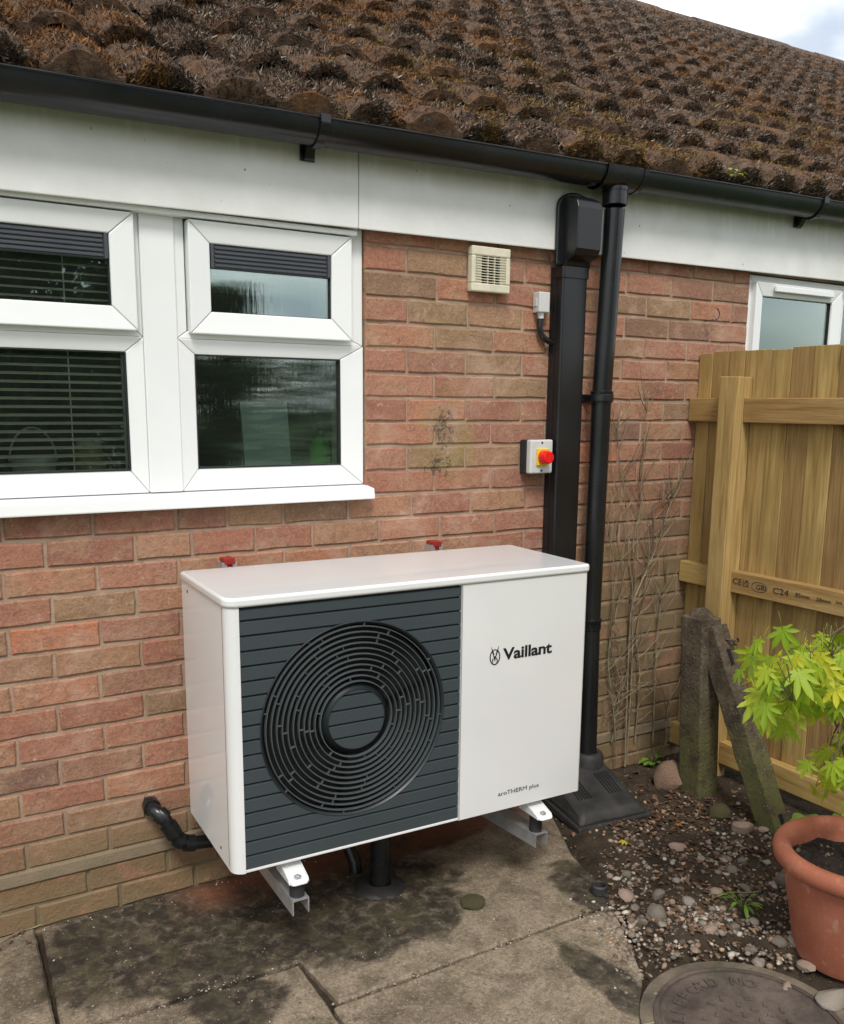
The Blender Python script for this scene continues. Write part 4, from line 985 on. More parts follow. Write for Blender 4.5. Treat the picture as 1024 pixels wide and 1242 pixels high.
# ================================================================== FENCE
fe = thing('wooden_fence', 'new treated timber fence of vertical boards with rails meeting the brick wall', 'fence', (2.04, 0, 0))
rr = random.Random(21); y = -.004; i = 0
ws = [.064, .080, .068, .118, .080, .088, .094]
while y > -3.0:
    w = ws[i] if i < len(ws) else rr.uniform(.085, .105)
    top = 1.632+rr.uniform(-.004, .006)+.0*y; th = .017
    b = MB(); lap = .003 if i % 2 else 0
    b.hull8([(lap, 0, .05), (lap+th, 0, .05), (lap+th*.6, -w+.0015, .05), (lap, -w+.0015, .05)], [(lap, 0, top), (lap+th, 0, top), (lap+th*.6, -w+.0015, top), (lap, -w+.0015, top)])
    o = b.build('board', M_fence, fe, bevel=.0015); o.location.y = y; y -= w; i += 1
def rail(z0, z1, y0, y1):
    m = MB(); m.box(-.041, -.0005, y1, y0, z0, z1); return m.build('rail', M_rail, fe, bevel=.003)
PY0_, PY1_ = -.183, -.258
for z0, z1 in ((1.376, 1.463), (.750, .831), (.075, .162)):
    rail(z0, z1, -.001, PY0_); ra = rail(z0, z1, PY1_, -3.0)
    if z0 == .750: mid = ra
m = MB(); m.hull8([(-.092, PY1_, 0), (-.0005, PY1_, 0), (-.0005, PY0_, 0), (-.092, PY0_, 0)], [(-.088, PY1_, 1.538), (-.0005, PY1_, 1.538), (-.0005, PY0_, 1.540), (-.088, PY0_, 1.540)]); m.build('post', M_postw, fe, bevel=.003)
for yp_ in (-1.85,): m = MB(); m.box(-.092, -.0413, yp_-.075, yp_, 0, 1.54); m.build('post', M_postw, fe, bevel=.003)
def on_rail(y, z): return Matrix.Translation((-.0418, y, z)) @ Matrix.Rotation(R(-90), 4, 'Z') @ Matrix.Rotation(R(90), 4, 'X')
for s, yy, zz, sz, w in (('CE', -.265, .785, .032, .040), ('UK', -.312, .797, .016, .026), ('CA', -.312, .783, .016, .026), ('GBI', -.370, .782, .026, .042), ('C24', -.442, .781, .030, .064), ('85mm', -.535, .786, .020, .055), ('38mm', -.615, .786, .018, .055), ('in', -.69, .790, .018, .02)):
    text_obj('stamped_lettering', s, sz, M_steel, mid, on_rail(yy, zz), width=w)
ov = MB(); ov.tube([(-.0412, -.385+.033*math.cos(R(a)), .791+.018*math.sin(R(a))) for a in range(0, 360, 15)], .0012, 4, closed=True); ov.build('stamped_oval', M_steel, mid)

# old concrete spur post and the leaning strut
cpst = thing('concrete_post', 'squat weathered concrete post with domed top in front of the fence', 'post', (1.83, -.315, 0))
m = MB(); n = 10; s = .05
for j in range(n+1):
    z = -.03+.725*j/n; lx = -.045*j/n
    for cx, cy in ((-s, -s), (s, -s), (s, s), (-s, s)):
        k = .004*noise.noise((cx*40+j, cy*40, j*.7)); m.v.append((cx+lx+k, cy+k, z))
for j in range(n):
    for a in range(4): b = (a+1) % 4; m.f.append((j*4+a, j*4+b, j*4+4+b, j*4+4+a))
m.f.append((n*4, n*4+1, n*4+2, n*4+3)); m.build('shaft', M_spur, cpst, bevel=.006)
m = MB(); m.lathe([(.044, 0), (.041, .012), (.030, .026), (.015, .033), (0.001, .035)], 14, (-.045, 0, .690)); m.v = [(x+.003*noise.noise((x*60, y*60, z*60)), y, z) for x, y, z in m.v]; m.build('domed_top', M_spur, cpst, smooth=60)
m = MB(); m.tube([(-.02, -.05, .625), (.005, -.115, .622)], .0045, 8); m.tube([(.005+.012*math.cos(R(a)), -.118, .622+.012*math.sin(R(a))) for a in range(0, 360, 30)], .0038, 6, closed=True); m.build('eye_bolt', M_steel, cpst, smooth=60)
stt = thing('concrete_strut', 'lichen-speckled concrete strut leaning against the squat post', 'strut', (1.822, -.672, 0))
m = MB(); n = 12; a0 = Vector((-.0, -.02, -.05)); a1 = Vector((-.005, .335, .655)); ax = (a1-a0).normalized(); nx = Vector((1, 0, 0)); ny = nx.cross(ax).normalized()
for j in range(n+1):
    c = a0+(a1-a0)*(j/n)
    for cx, cy in ((-.038, -.040), (.038, -.040), (.038, .040), (-.038, .040)):
        k = .005*noise.noise((cx*30+j*.9, cy*30, j)); m.v.append(tuple(c+nx*(cx+k)+ny*(cy+k)))
for j in range(n):
    for a in range(4): b = (a+1) % 4; m.f.append((j*4+a, j*4+b, j*4+4+b, j*4+4+a))
m.f.append((0, 1, 2, 3)); m.f.append((n*4, n*4+1, n*4+2, n*4+3)); m.build('shaft', M_spur, stt, bevel=.005)
for t in (.12, .62, .85):       # black blocks standing in for the shade in cast bolt holes
    c = a0+(a1-a0)*t; q = MB(); e = c-ny*.0445 if ny.y > 0 else c+ny*.0445
    sgn = -1 if ny.y > 0 else 1
    e = c+ny*(.0447*sgn); q.hull8([tuple(e+nx*x+ax*zz-ny*sgn*.01) for x, zz in ((-.007, -.028), (.007, -.028), (.007, .028), (-.007, .028))], [tuple(e+nx*x+ax*zz) for x, zz in ((-.007, -.028), (.007, -.028), (.007, .028), (-.007, .028))]); q.build('bolt_hole_shade', M_void, stt)

# ================================================================== BARE CLIMBER ON THE WALL
cb = thing('bare_climber', 'leafless climbing plant with thin dry stems spread over the bricks by the fence', 'climber', (1.72, -.02, 0))
rr = random.Random(31); OFF = Vector((1.72, -.02, 0))
def W_(pts, y=-.016): return [at_y(px, py, y+rr.uniform(-.014, .008))-OFF for px, py in pts]
stems = [[(748, 930), (745, 870), (738, 800), (746, 750), (755, 700), (748, 650), (751, 610), (741, 560), (745, 500)],
         [(760, 925), (766, 820), (768, 720), (764, 690), (761, 640), (757, 590), (750, 545), (742, 490)],
         [(758, 930), (764, 760), (771, 700), (768, 660), (776, 620), (780, 560), (785, 500), (788, 458)],
         [(765, 860), (766, 720), (785, 690), (793, 650), (792, 615), (814, 602), (826, 580), (838, 553)],
         [(764, 800), (766, 740), (781, 700), (800, 655), (812, 615), (824, 592), (836, 560)],
         [(792, 900), (796, 800), (800, 745), (806, 715), (812, 690)],
         [(830, 800), (823, 830), (812, 850), (808, 880), (806, 905), (786, 935), (783, 942)],
         [(742, 900), (752, 830), (740, 780), (746, 700), (738, 640), (744, 600)],
         [(770, 900), (776, 820), (772, 770), (782, 720), (788, 660), (780, 610), (776, 580), (782, 540)]]
for k, s in enumerate(stems):
    P = cat_rom(W_(s), 5); r0 = .0034 if k != 6 else .0032
    MB().tube(P, [r0*(1-.68*i/len(P)) for i in range(len(P))], 6).build('stem', M_twig if k not in (3,) else M_twig2, cb, smooth=60)
    for _ in range(22):
        i = rr.randrange(3, len(P)-2); p = P[i]; d = Vector((rr.uniform(-.8, .9), rr.uniform(-.35, .15), rr.uniform(.25, 1))).normalized(); ln = rr.uniform(.05, .19); Q = [p]
        for j in range(4): d = (d+Vector((rr.uniform(-.4, .4), rr.uniform(-.2, .2), rr.uniform(-.1, .4)))*.5).normalized(); nxt = Q[-1]+d*ln/4; nxt.y = max(-.045, min(.012, nxt.y)); Q.append(nxt)
        if Q[-1].x > .29 or Q[-1].x < -.17: continue
        MB().tube(cat_rom(Q, 2), [.0017*(1-.5*q/8) for q in range(9)], 5).build('twig', rr.choice((M_twig, M_twig, M_twig, M_twig2)), cb, smooth=60)
for _ in range(70):      # tangle low down
    px, py = rr.gauss(752, 13), rr.uniform(770, 890)
    p = at_y(px, py, -.02)-OFF; d = Vector((rr.uniform(-1, 1), rr.uniform(-.2, .2), rr.uniform(-.3, 1))).normalized(); Q = [p]
    for j in range(3): d = (d+Vector((rr.uniform(-.6, .6), rr.uniform(-.2, .2), rr.uniform(-.5, .5)))).normalized(); nx_ = Q[-1]+d*rr.uniform(.015, .035); nx_.y = max(-.04, min(.012, nx_.y)); Q.append(nx_)
    MB().tube(Q, .0012, 5).build('twig', rr.choice((M_twig, M_twig2)), cb)

# ================================================================== POT AND MAPLE
PC = Vector((1.395, -1.216, 0)); PH = .31
pot = thing('plant_pot', 'large terracotta plant pot with thick rounded rim', 'pot', PC)
m = MB(); m.lathe([(.0, .006), (.118, .006), (.130, .010), (.136, .03), (.168, .20), (.178, .262), (.176, .268)], 64); m.build('body', M_terra, pot, smooth=50)
m = MB(); m.lathe([(.176, .262), (.192, .262), (.202, .270), (.205, .288), (.200, .304), (.188, .312), (.172, .310), (.160, .298), (.156, .28), (.150, .22)], 64); m.build('rim', M_terra, pot, smooth=60)
m = MB(); n = 40
for j in range(8):
    for i in range(n):
        a = 2*math.pi*i/n; r = .153*j/7; m.v.append((r*math.cos(a), r*math.sin(a), .262+.022*noise.noise((r*math.cos(a)*22, r*math.sin(a)*22, 1))+.006*noise.noise((r*math.cos(a)*70, r*math.sin(a)*70, 4))))
for j in range(7):
    for i in range(n): k = (i+1) % n; m.f.append((j*n+i, j*n+k, j*n+n+k, j*n+n+i))
m.build('compost', M_compost, pot, smooth=60)
V = []; F = []; C = []; rr = random.Random(91)
for _ in range(420):
    a = rr.uniform(0, 6.28); r = .148*math.sqrt(rr.random()); sz = rr.uniform(.003, .009); k = rr.random()
    cushion(Vector((r*math.cos(a), r*math.sin(a), .262+.02*noise.noise((r*math.cos(a)*22, r*math.sin(a)*22, 1)))), Vector((0, 0, 1)), Vector((1, 0, 0)), Vector((0, 1, 0)), sz*rr.uniform(.7, 1.6), sz, sz*.8, (.02, .013, .009) if k < .7 else (.05, .03, .02) if k < .93 else (.2, .15, .1), rr, 6, 3)
tag(big_mesh('compost_crumbs', V, F, M_moss, pot, col=C), kind='stuff')

def maple_leaf(seed):
    rr = random.Random(seed); m = MB(); lobes = [(-115, .42), (-72, .72), (-36, .92), (0, 1.0), (36, .92), (72, .72), (115, .42)]; P = []
    for i, (a, l) in enumerate(lobes):
        l *= rr.uniform(.9, 1.08); a += rr.uniform(-4, 4); w = 15
        P += [(a-w, l*.50), (a-w*.62, l*.74), (a, l), (a+w*.62, l*.74), (a+w, l*.50)]
        if i < 6: P.append((a+(lobes[i+1][0]-lobes[i][0])/2, .36*min(l, lobes[i+1][1])+.06))
    def lift(x, y): return -.30*(x*x+y*y)**.9*rr.uniform(.9, 1.1)+.05*math.cos(6*math.atan2(x, y))*math.hypot(x, y)
    pts = [(l*math.sin(R(a)), l*math.cos(R(a))) for a, l in P]; m.v.append((0, 0, 0)); m.v += [(x, y, lift(x, y)) for x, y in pts]
    for i in range(1, len(pts)): m.f.append((0, i+1, i))
    m.f.append((0, 1, len(pts))); m.tube([(0, 0, 0), (0, -.35, .05), (0, -.75, .22)], .012, 4)
    return m.mesh('leaf', M_maple, 170)
LM = [maple_leaf(s) for s in range(6)]
mp_ = thing('maple_plant', 'young maple with bright yellow-green lobed leaves growing in the terracotta pot', 'plant', PC+Vector((0, 0, .258)))
MO = PC+Vector((0, 0, .258)); rr = random.Random(44); tips = []
tr = MB(); T = cat_rom([(.0, .0, -.03), (.01, .02, .12), (-.01, .03, .26), (.02, .04, .40), (.05, .03, .54), (.06, .04, .66)], 5); tr.tube(T, [.009-.006*i/len(T) for i in range(len(T))], 8); tr.build('trunk', M_mapbark, mp_, smooth=60)
targ = []
for px, py, n in ((925, 815, 7), (915, 850, 7), (928, 872, 4), (948, 800, 6), (965, 790, 6), (965, 830, 9), (990, 800, 9), (1000, 835, 11), (985, 850, 7), (1015, 790, 9), (1020, 850, 9), (945, 845, 6), (1015, 775, 6), (1005, 920, 5), (1020, 935, 7), (995, 950, 4), (969, 925, 1), (926, 772, 2), (1010, 900, 3), (1040, 830, 10), (1060, 800, 10), (1075, 860, 10), (1050, 910, 8), (1090, 820, 8), (1040, 960, 6)):
    for _ in range(int(n*1.6)):
        q = at_y(px+10+rr.gauss(0, 12), py+rr.gauss(0, 10), PC.y+rr.uniform(-.10, .19)); targ.append(q)
br_pts = []
for k in range(26):
    q = targ[rr.randrange(len(targ))]-MO; i = rr.randrange(8, len(T)); p = T[i]; mid_ = (p+q)/2+Vector((rr.uniform(-.02, .02), rr.uniform(-.02, .02), rr.uniform(.03, .10)))
    P = cat_rom([p, mid_, q], 6); br_pts += P; MB().tube(P, [.0032-.0022*j/len(P) for j in range(len(P))], 5).build('branch', M_mapbark, mp_, smooth=60)
toC = (CAMP-PC); toC.z = 0; toC.normalize()
for q in targ:
    p = q-MO; near = min(br_pts, key=lambda b: (b-p).length); out = (p-near); out.z = 0
    d = (out.normalized() if out.length > .01 else Vector((rr.uniform(-1, 1), rr.uniform(-1, 1), 0)).normalized())*rr.uniform(.4, 1)+Vector((rr.uniform(-.6, .6), rr.uniform(-.6, .6), rr.uniform(-1.5, -.35)))
    d.normalize(); up = (Vector((0, 0, 1))+toC*rr.uniform(.1, .9)+Vector((rr.uniform(-.4, .4), rr.uniform(-.4, .4), 0))).normalized()
    x = d.cross(up).normalized(); zz = x.cross(d).normalized(); s = rr.uniform(.038, .066)
    o = link('leaf', rr.choice(LM), mp_); o.matrix_local = Matrix.Translation(p) @ Matrix((x, d, zz)).transposed().to_4x4() @ Matrix.Scale(s, 4)
    st = p-d*s*.75+zz*s*.2
    if (near-st).length < .10: MB().tube([st, (st+near)/2+Vector((0, 0, .008)), near], .0011, 4).build('leaf_stalk', M_mapbark, mp_)

# ================================================================== SMALL WEEDS
def weed(name, loc, n, h, size, label, mat=M_weed, seed=1, spread=.6, narrow=.45):
    rr = random.Random(seed); w = thing(name, label, 'weed', loc)
    for k in range(n):
        a = 2*math.pi*k/n+rr.uniform(-.5, .5); hh = h*rr.uniform(.5, 1.1); dx = Vector((math.cos(a), math.sin(a), 0)); tip = dx*hh*spread+Vector((0, 0, hh))
        MB().tube([Vector((0, 0, -.01)), tip*.5+Vector((0, 0, hh*.12)), tip], .0012, 5).build('stem', M_weed, w)
        s = size*rr.uniform(.7, 1.25); e = dx.cross(Vector((0, 0, 1))); u = (dx+Vector((0, 0, rr.uniform(-.35, .3)))).normalized(); nn = e.cross(u); m = MB(); L1 = []; L2 = []; Cc = []
        for i in range(6):
            t = i/5; wd = narrow*s*math.sin(math.pi*min(.98, t*.93+.05))**.8; c = tip+u*(s*t)-Vector((0, 0, 1))*(s*.25*t*t); Cc.append(c); L1.append(c+e*wd+nn*wd*.3); L2.append(c-e*wd+nn*wd*.3)
        for i in range(5): m.face([L1[i], Cc[i], Cc[i+1], L1[i+1]]); m.face([Cc[i], L2[i], L2[i+1], Cc[i+1]])
        m.build('leaf', mat, w, smooth=170, fixn=False)
    return w
p = at_z(985, 1000, .02); weed('seedling', (1.86, -.80, soil_h(1.86, -.80)), 9, .10, .055, 'broad-leaved green seedling growing between the terracotta pot and the fence', seed=3)
weed('seedling', (1.86, -.055, soil_h(1.86, -.055)), 6, .035, .035, 'tiny green seedling at the foot of the bricks near the concrete post', seed=5)
weed('gutter_weed', (2.00, -.112, gz(2.0)+.002), 26, .05, .022, 'tuft of bright green weed sprouting out of the black gutter', M_maple, seed=8, spread=1.3, narrow=.3)
weed('grass_tuft', (1.33, -.93, soil_h(1.33, -.93)), 14, .035, .035, 'small green grass tuft among the pebbles in front of the pot', seed=9, spread=1.2, narrow=.14)
weed('grass_tuft', (1.845, -.715, soil_h(1.845, -.715)), 6, .05, .04, 'pale grassy weed growing on the foot of the leaning strut', seed=12, spread=.9, narrow=.2)

# ================================================================== STONES, GRAVEL, LEAF LITTER
def stone_mesh(seed, mat, sub=2, rough=.22, flat_=.6, ang=False):
    bm = bmesh.new(); bmesh.ops.create_icosphere(bm, subdivisions=sub, radius=1)
    for v in bm.verts:
        k = 1+rough*noise.noise(v.co*1.3+Vector((seed*3.1, seed, 0)))+rough*.35*noise.noise(v.co*3.5+Vector((seed, 5, seed)))
        v.co *= k
        if ang:
            for d in range(5):
                nn = Vector((math.sin(seed+d*2.1), math.cos(seed*1.7+d*1.3), math.sin(d*2.7+seed*.5))).normalized(); ex = v.co.dot(nn)-.68
                if ex > 0: v.co -= nn*ex
        v.co.z *= flat_
    me = bpy.data.meshes.new('stone'); bm.to_mesh(me); bm.free(); me.materials.append(mat); me.polygons.foreach_set('use_smooth', [True]*len(me.polygons)); me.set_sharp_from_angle(angle=R(38)); return me
def stone(name, label, px, py, r, mat, seed, sc=(1, 1, 1), ang=False, rz=0, group=None, z=None, cat='stone'):
    p = at_z(px, py, .012); h = max(0, soil_h(p.x, p.y)) if z is None else z
    o = link(name, stone_mesh(seed, mat, 2, .25, .62, ang)); o.location = (p.x, p.y, h+r*.33*sc[2]); o.scale = (r*sc[0], r*sc[1], r*sc[2]); o.rotation_euler.z = rz
    return tag(o, label, cat, group)
stone('sandstone_block', 'pale pink stone lying between the squat post and the leaning strut', 900, 1012, .040, M_stonew, 3, (1.15, .9, 1.2), True)
stone('mossy_stone', 'round green mossy stone at the foot of the squat concrete post', 872, 994, .042, M_mossy, 5, (1, .9, 1.25))
stone('brick_lump', 'broken brown brick lump leaning against the concrete post', 812, 955, .072, M_brickbit, 9, (.8, .9, 1.5), True, .4)
stone('grey_stone', 'grey angular stone wedged beside the terracotta pot', 955, 1078, .045, M_stone, 12, (.8, .8, 1.5), True)
stone('pale_stone', 'pale stone lying under the near side of the terracotta pot', 1012, 1212, .045, M_stonep, 15, (1.5, .8, .8), True)
stone('moss_clump', 'round clump of dark green moss on the concrete slab', 574, 1092, .038, M_mossy, 17, (1, 1, .6), z=.0, cat='moss')
big = [(798, 1092, .026), (760, 1087, .026), (797, 1113, .032), (835, 1096, .022), (822, 1030, .026), (925, 1010, .02), (890, 1128, .02), (962, 1148, .025), (945, 1147, .022), (978, 1170, .026), (862, 1130, .018), (868, 1085, .020), (770, 1100, .017), (850, 1045, .018),
       (905, 1080, .018), (930, 1050, .017), (815, 1095, .014), (780, 1120, .018), (900, 1045, .017), (915, 1120, .016), (888, 1056, .02), (843, 1150, .017), (803, 1128, .016), (760, 1062, .016), (740, 1065, .014), (820, 1072, .015), (955, 1195, .018), (920, 1165, .016)]
rr = random.Random(52); SMs = [stone_mesh(100+i, mt, 2, .3, .62, i % 2 == 0) for i, mt in enumerate((M_stonep, M_stonew, M_stone, M_stonep, M_stonew, M_stone))]
for px, py, r in big:
    p = at_z(px, py, .012); km = rr.randrange(6); o = link('pebble', SMs[km]); o.location = (p.x, p.y, max(0, soil_h(p.x, p.y))+r*.25); o.scale = (r*rr.uniform(.9, 1.25), r*rr.uniform(.75, 1), r); o.rotation_euler = (rr.uniform(-.3, .3), rr.uniform(-.3, .3), rr.uniform(0, 6))
    tag(o, ('pale grey-beige', 'pinkish sandy', 'dull brown-grey')[km % 3]+' pebble lying loose on the dark soil among finer gravel', 'pebble', 'larger pebbles on the soil bed')

ICO = bmesh.new(); bmesh.ops.create_icosphere(ICO, subdivisions=1, radius=1); IV = np.array([v.co[:] for v in ICO.verts]); IF = np.array([[v.index for v in f.verts] for f in ICO.faces]); ICO.free()
def shade(c, a, b): k = rr.uniform(a, b); return tuple(q*k for q in c)
def gravel(name, pts, cols, sizes, mat, kindlabel, cat):
    V = []; F = []; C = []; rs = np.random.RandomState(4)
    for (x, y, z), c, s in zip(pts, cols, sizes):
        k = 1+.28*rs.randn(len(IV), 1)*.6; v = IV*k*np.array([s*rs.uniform(.8, 1.4), s*rs.uniform(.7, 1.1), s*rs.uniform(.45, .8)]); a = rs.uniform(0, 6.28); ca, sa = math.cos(a), math.sin(a)
        v = np.stack([v[:, 0]*ca-v[:, 1]*sa, v[:, 0]*sa+v[:, 1]*ca, v[:, 2]], -1)+np.array([x, y, z+s*.2]); F.append(IF+len(V)*len(IV)); V.append(v); C.append(np.tile(np.array(c), (len(IV), 1)))
    o = big_mesh(name, np.concatenate(V), np.concatenate(F), mat, None, col=np.concatenate(C), smooth=False); return tag(o, kindlabel, cat, kind='stuff')
rr = random.Random(61); pts = []; cols = []; szs = []
pal = [(.42, .34, .26), (.40, .31, .23), (.30, .25, .20), (.52, .46, .38), (.34, .23, .16), (.20, .17, .14), (.46, .30, .20), (.56, .51, .44), (.17, .12, .085), (.24, .17, .12), (.20, .13, .085), (.28, .21, .15)]
clusters = [(800, 1125, 45, 26, 620), (905, 1030, 24, 26, 320), (900, 1080, 48, 32, 620), (770, 1060, 28, 34, 260), (880, 1120, 60, 26, 560), (935, 1165, 34, 20, 220), (960, 1120, 22, 34, 200), (780, 1010, 40, 26, 160), (760, 1160, 16, 30, 200), (850, 1060, 80, 60, 420), (735, 1105, 26, 14, 90)]
for cx, cy, sx, sy, n in clusters:
    for _ in range(n):
        px, py = rr.gauss(cx, sx), rr.gauss(cy, sy)
        if py > 1250 or px > 1100 or py < 965: continue
        p = at_z(px, py, .01)
        if p.x > 1.98 or (p.x-soil_edge(p.y) < -.10 and rr.random() < .82) or math.hypot(p.x-.945, p.y+1.275) < .22: continue
        if math.hypot(p.x-PC.x, p.y-PC.y) < .14: continue
        if rr.random() > .55+.9*noise.noise((p.x*7, p.y*7, 8)): continue
        pts.append((p.x, p.y, max(.0, soil_h(p.x, p.y)))); cols.append(shade(rr.choice(pal), .4, 1.0)); szs.append(min(.014, max(.003, rr.lognormvariate(math.log(.0050), .45))))
for _ in range(1500):
    x, y = rr.uniform(.95, 2.0), rr.uniform(-2.4, 0)
    if x < soil_edge(y) or math.hypot(x-PC.x, y-PC.y) < .14 or math.hypot(x-.945, y+1.275) < .24: continue
    pts.append((x, y, soil_h(x, y))); cols.append(shade(rr.choice(pal), .3, .75)); szs.append(rr.uniform(.002, .006))
gravel('gravel', pts, cols, szs, M_gravel, 'fine pale gravel scattered over the dark soil bed', 'gravel')
pts = []; cols = []; szs = []
for _ in range(520):
    jx = rr.random()
    if jx < .35: x = rr.uniform(-.43, 1.0); y = (-.49 if x < .14 else -.707)+rr.gauss(0, .012); pts.append((x, y, -.002)); cols.append(rr.choice(((.40, .34, .27), (.10, .07, .05), (.30, .23, .17)))); szs.append(rr.uniform(.0015, .004)); continue
    x, y = rr.uniform(-.6, 1.05), -abs(rr.uniform(.0, 1.25)) if rr.random() < .6 else -abs(rr.gauss(0, .03))
    if x > soil_edge(y): continue
    pts.append((x, y, .0)); cols.append(rr.choice(((.55, .50, .42), (.10, .07, .05), (.35, .27, .2), (.08, .06, .045)))); szs.append(rr.uniform(.0012, .0032))
gravel('grit', pts, cols, szs, M_gravel, 'loose grit and crumbs scattered on the concrete slabs', 'grit')

V = []; F = []; C = []
def litter(x, y, z, s, c):
    n = len(V); a = rr.uniform(0, 6.28); e = Vector((math.cos(a), math.sin(a), rr.uniform(-.3, .3))); f = Vector((-math.sin(a), math.cos(a), rr.uniform(-.4, .4))); b = Vector((x, y, z)); cu = rr.uniform(.1, .5)*s
    V.extend(tuple(p) for p in (b-e*s, b-f*s*.5+Vector((0, 0, cu)), b-e*s*.1+Vector((0, 0, .2*cu)), b+f*s*.5+Vector((0, 0, cu)), b+e*s)); F.extend([(n, n+1, n+2), (n, n+2, n+3), (n+1, n+4, n+2), (n+2, n+4, n+3)]); C.extend([c]*5)
for _ in range(1300):
    px, py = (rr.gauss(815, 42), rr.gauss(985, 20)) if rr.random() < .4 else (rr.gauss(850, 75), rr.gauss(1075, 60))
    p = at_z(px, py, .015)
    if p.y > -.01 or p.x > 1.98 or p.x < soil_edge(p.y)-.02: continue
    k = rr.random(); c = (.11, .06, .035) if k < .4 else (.19, .105, .06) if k < .65 else (.06, .037, .024) if k < .9 else (.33, .22, .13)
    litter(p.x, p.y, soil_h(p.x, p.y)+rr.uniform(.001, .007), rr.uniform(.004, .016), shade(c, .7, 1.2))
for _ in range(60): litter(rr.uniform(-.75, -.45), -abs(rr.gauss(0, .04))-.005, .008, rr.uniform(.005, .014), (.16, .11, .07))
tag(big_mesh('leaf_litter', V, F, M_litter, None, col=C, smooth=False), 'brown dead leaf fragments lying on the soil by the drain cover', 'leaf litter', kind='stuff')

def fallen(px, py, s, mat, label, seed):
    p = at_z(px, py, .02); o = link('fallen_leaf', maple_leaf(seed)); o.data.materials.clear(); o.data.materials.append(mat); o.location = (p.x, p.y, soil_h(p.x, p.y)+.016); o.scale = (s, s, s*.7); o.rotation_euler = (R(8), R(-8), seed); tag(o, label, 'leaf')
fallen(757, 1024, .028, M_yleaf, 'yellow fallen leaf on the soil in front of the drain cover', 21); fallen(821, 1003, .022, M_oleaf, 'orange-brown fallen leaf on the soil near the concrete post', 22)
rr = random.Random(77)
for k, (px, py, lab) in enumerate(((30, 1128, 'thin dry twig lying at the foot of the wall under the kitchen window'), (760, 1245, 'short straw stalk lying at the edge of the drain lid'), (895, 1088, 'short dry stalk lying among the pebbles on the soil'))):
    p = at_z(px, py, .012); z = max(.0, soil_h(p.x, p.y))+.006; a = rr.uniform(-.6, .6); d = Vector((math.cos(a), math.sin(a), 0))
    m = MB(); m.tube(cat_rom([p-d*.07, p-d*.02+Vector((0, .006, .004)), p+d*.03, p+d*.07+Vector((0, -.006, .003))], 4), .0022, 6); o = m.build('dry_twig', M_twig, smooth=60); o.location.z = z-.012; tag(o, lab, 'twig')
q = at_z(727, 1080, .01); bc = thing('plastic_cap', 'small black plastic pipe cap lying on the edge of the soil', 'cap', (q.x, q.y, .0))
m = MB(); m.lathe([(.020, 0), (.024, .004), (.024, .026), (.020, .030), (.018, .028), (.017, .012), (.0, .012)], 18); m.build('body', M_gully, bc, smooth=40)
m = MB(); m.box(-.006, .006, -.038, -.022, .002, .012); m.build('tab', M_gully, bc, bevel=.002)

# ================================================================== MANHOLE
MC = Vector((.945, -1.275, 0)); mh = thing('manhole_cover', 'round worn cast-iron drain lid with raised lettering set in mossy concrete', 'manhole cover', MC)
P = [(.262*math.cos(R(a))+.02*noise.noise((a, 1, 1)), .262*math.sin(R(a))+.02*noise.noise((a, 3, 1))) for a in range(0, 360, 10)]
m = MB(); m.hull8([(x, y, -.05) for x, y in P], [(x*.97, y*.97, .006) for x, y in P]); m.build('surround', simple('dirty_concrete', (.125, .10, .07), .92, .5, 12, .7, 80), mh)
m = MB(); m.lathe([(.222, .0), (.222, .010), (.216, .012), (.210, .010), (.209, .004)], 72); m.build('frame_ring', M_iron, mh, smooth=40)
m = MB(); m.lathe([(.207, .002), (.207, .009), (.203, .011), (.196, .011), (.193, .0085), (.0001, .0085)], 72); m.build('lid', M_iron, mh, smooth=40)
def ring_text(s, r, a0, a1, size, inward=False):
    n = len(s)
    for i, ch in enumerate(s):
        if ch == ' ': continue
        a = R(a0+(a1-a0)*i/max(1, n-1)); pos = Vector((r*math.cos(a), r*math.sin(a), .0085)); M_ = Matrix.Translation(pos) @ Matrix.Rotation(a-R(90), 4, 'Z') @ Matrix.Translation((-size*.32, 0, 0))
        text_obj('cast_letter', ch, size, M_iron, mh, M_, depth=.0035, offset=.001)
ring_text('CLIFFORD NO', .150, 152, 42, .042)
for k in range(26):
    a = rr.uniform(0, 6.28); r = .12*math.sqrt(rr.random()); x, y = r*math.cos(a), r*math.sin(a)
    if any(abs(x-u)+abs(y-w) < .04 for u, w in [(0, 0)]): continue
for ix in range(-3, 4):
    for iy in range(-3, 4):
        x, y = ix*.036+(.018 if iy % 2 else 0), iy*.034
        if math.hypot(x, y) < .115:
            m = MB(); m.box(-.009, .009, -.0045, .0045, .008, .0118, Matrix.Translation((x, y, 0)) @ Matrix.Rotation(R(45 if (ix+iy) % 2 else -45), 4, 'Z')); m.build('raised_stud', M_iron, mh)

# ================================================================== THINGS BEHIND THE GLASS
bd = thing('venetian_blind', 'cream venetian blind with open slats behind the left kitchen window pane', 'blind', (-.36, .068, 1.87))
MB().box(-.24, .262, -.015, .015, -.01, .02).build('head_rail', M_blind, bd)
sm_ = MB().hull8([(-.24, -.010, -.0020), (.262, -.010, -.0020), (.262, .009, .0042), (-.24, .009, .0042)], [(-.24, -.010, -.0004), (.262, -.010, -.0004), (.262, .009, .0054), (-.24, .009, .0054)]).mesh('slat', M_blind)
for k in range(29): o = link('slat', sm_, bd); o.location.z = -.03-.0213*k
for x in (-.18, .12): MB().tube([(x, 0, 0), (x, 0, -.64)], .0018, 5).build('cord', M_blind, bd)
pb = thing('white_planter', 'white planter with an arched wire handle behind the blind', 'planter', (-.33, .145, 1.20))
m = MB(); m.lathe([(.0, .002), (.050, .002), (.056, .07), (.062, .072), (.062, .082), (.054, .082), (.050, .02)], 28); m.build('pot', M_white, pb, smooth=40)
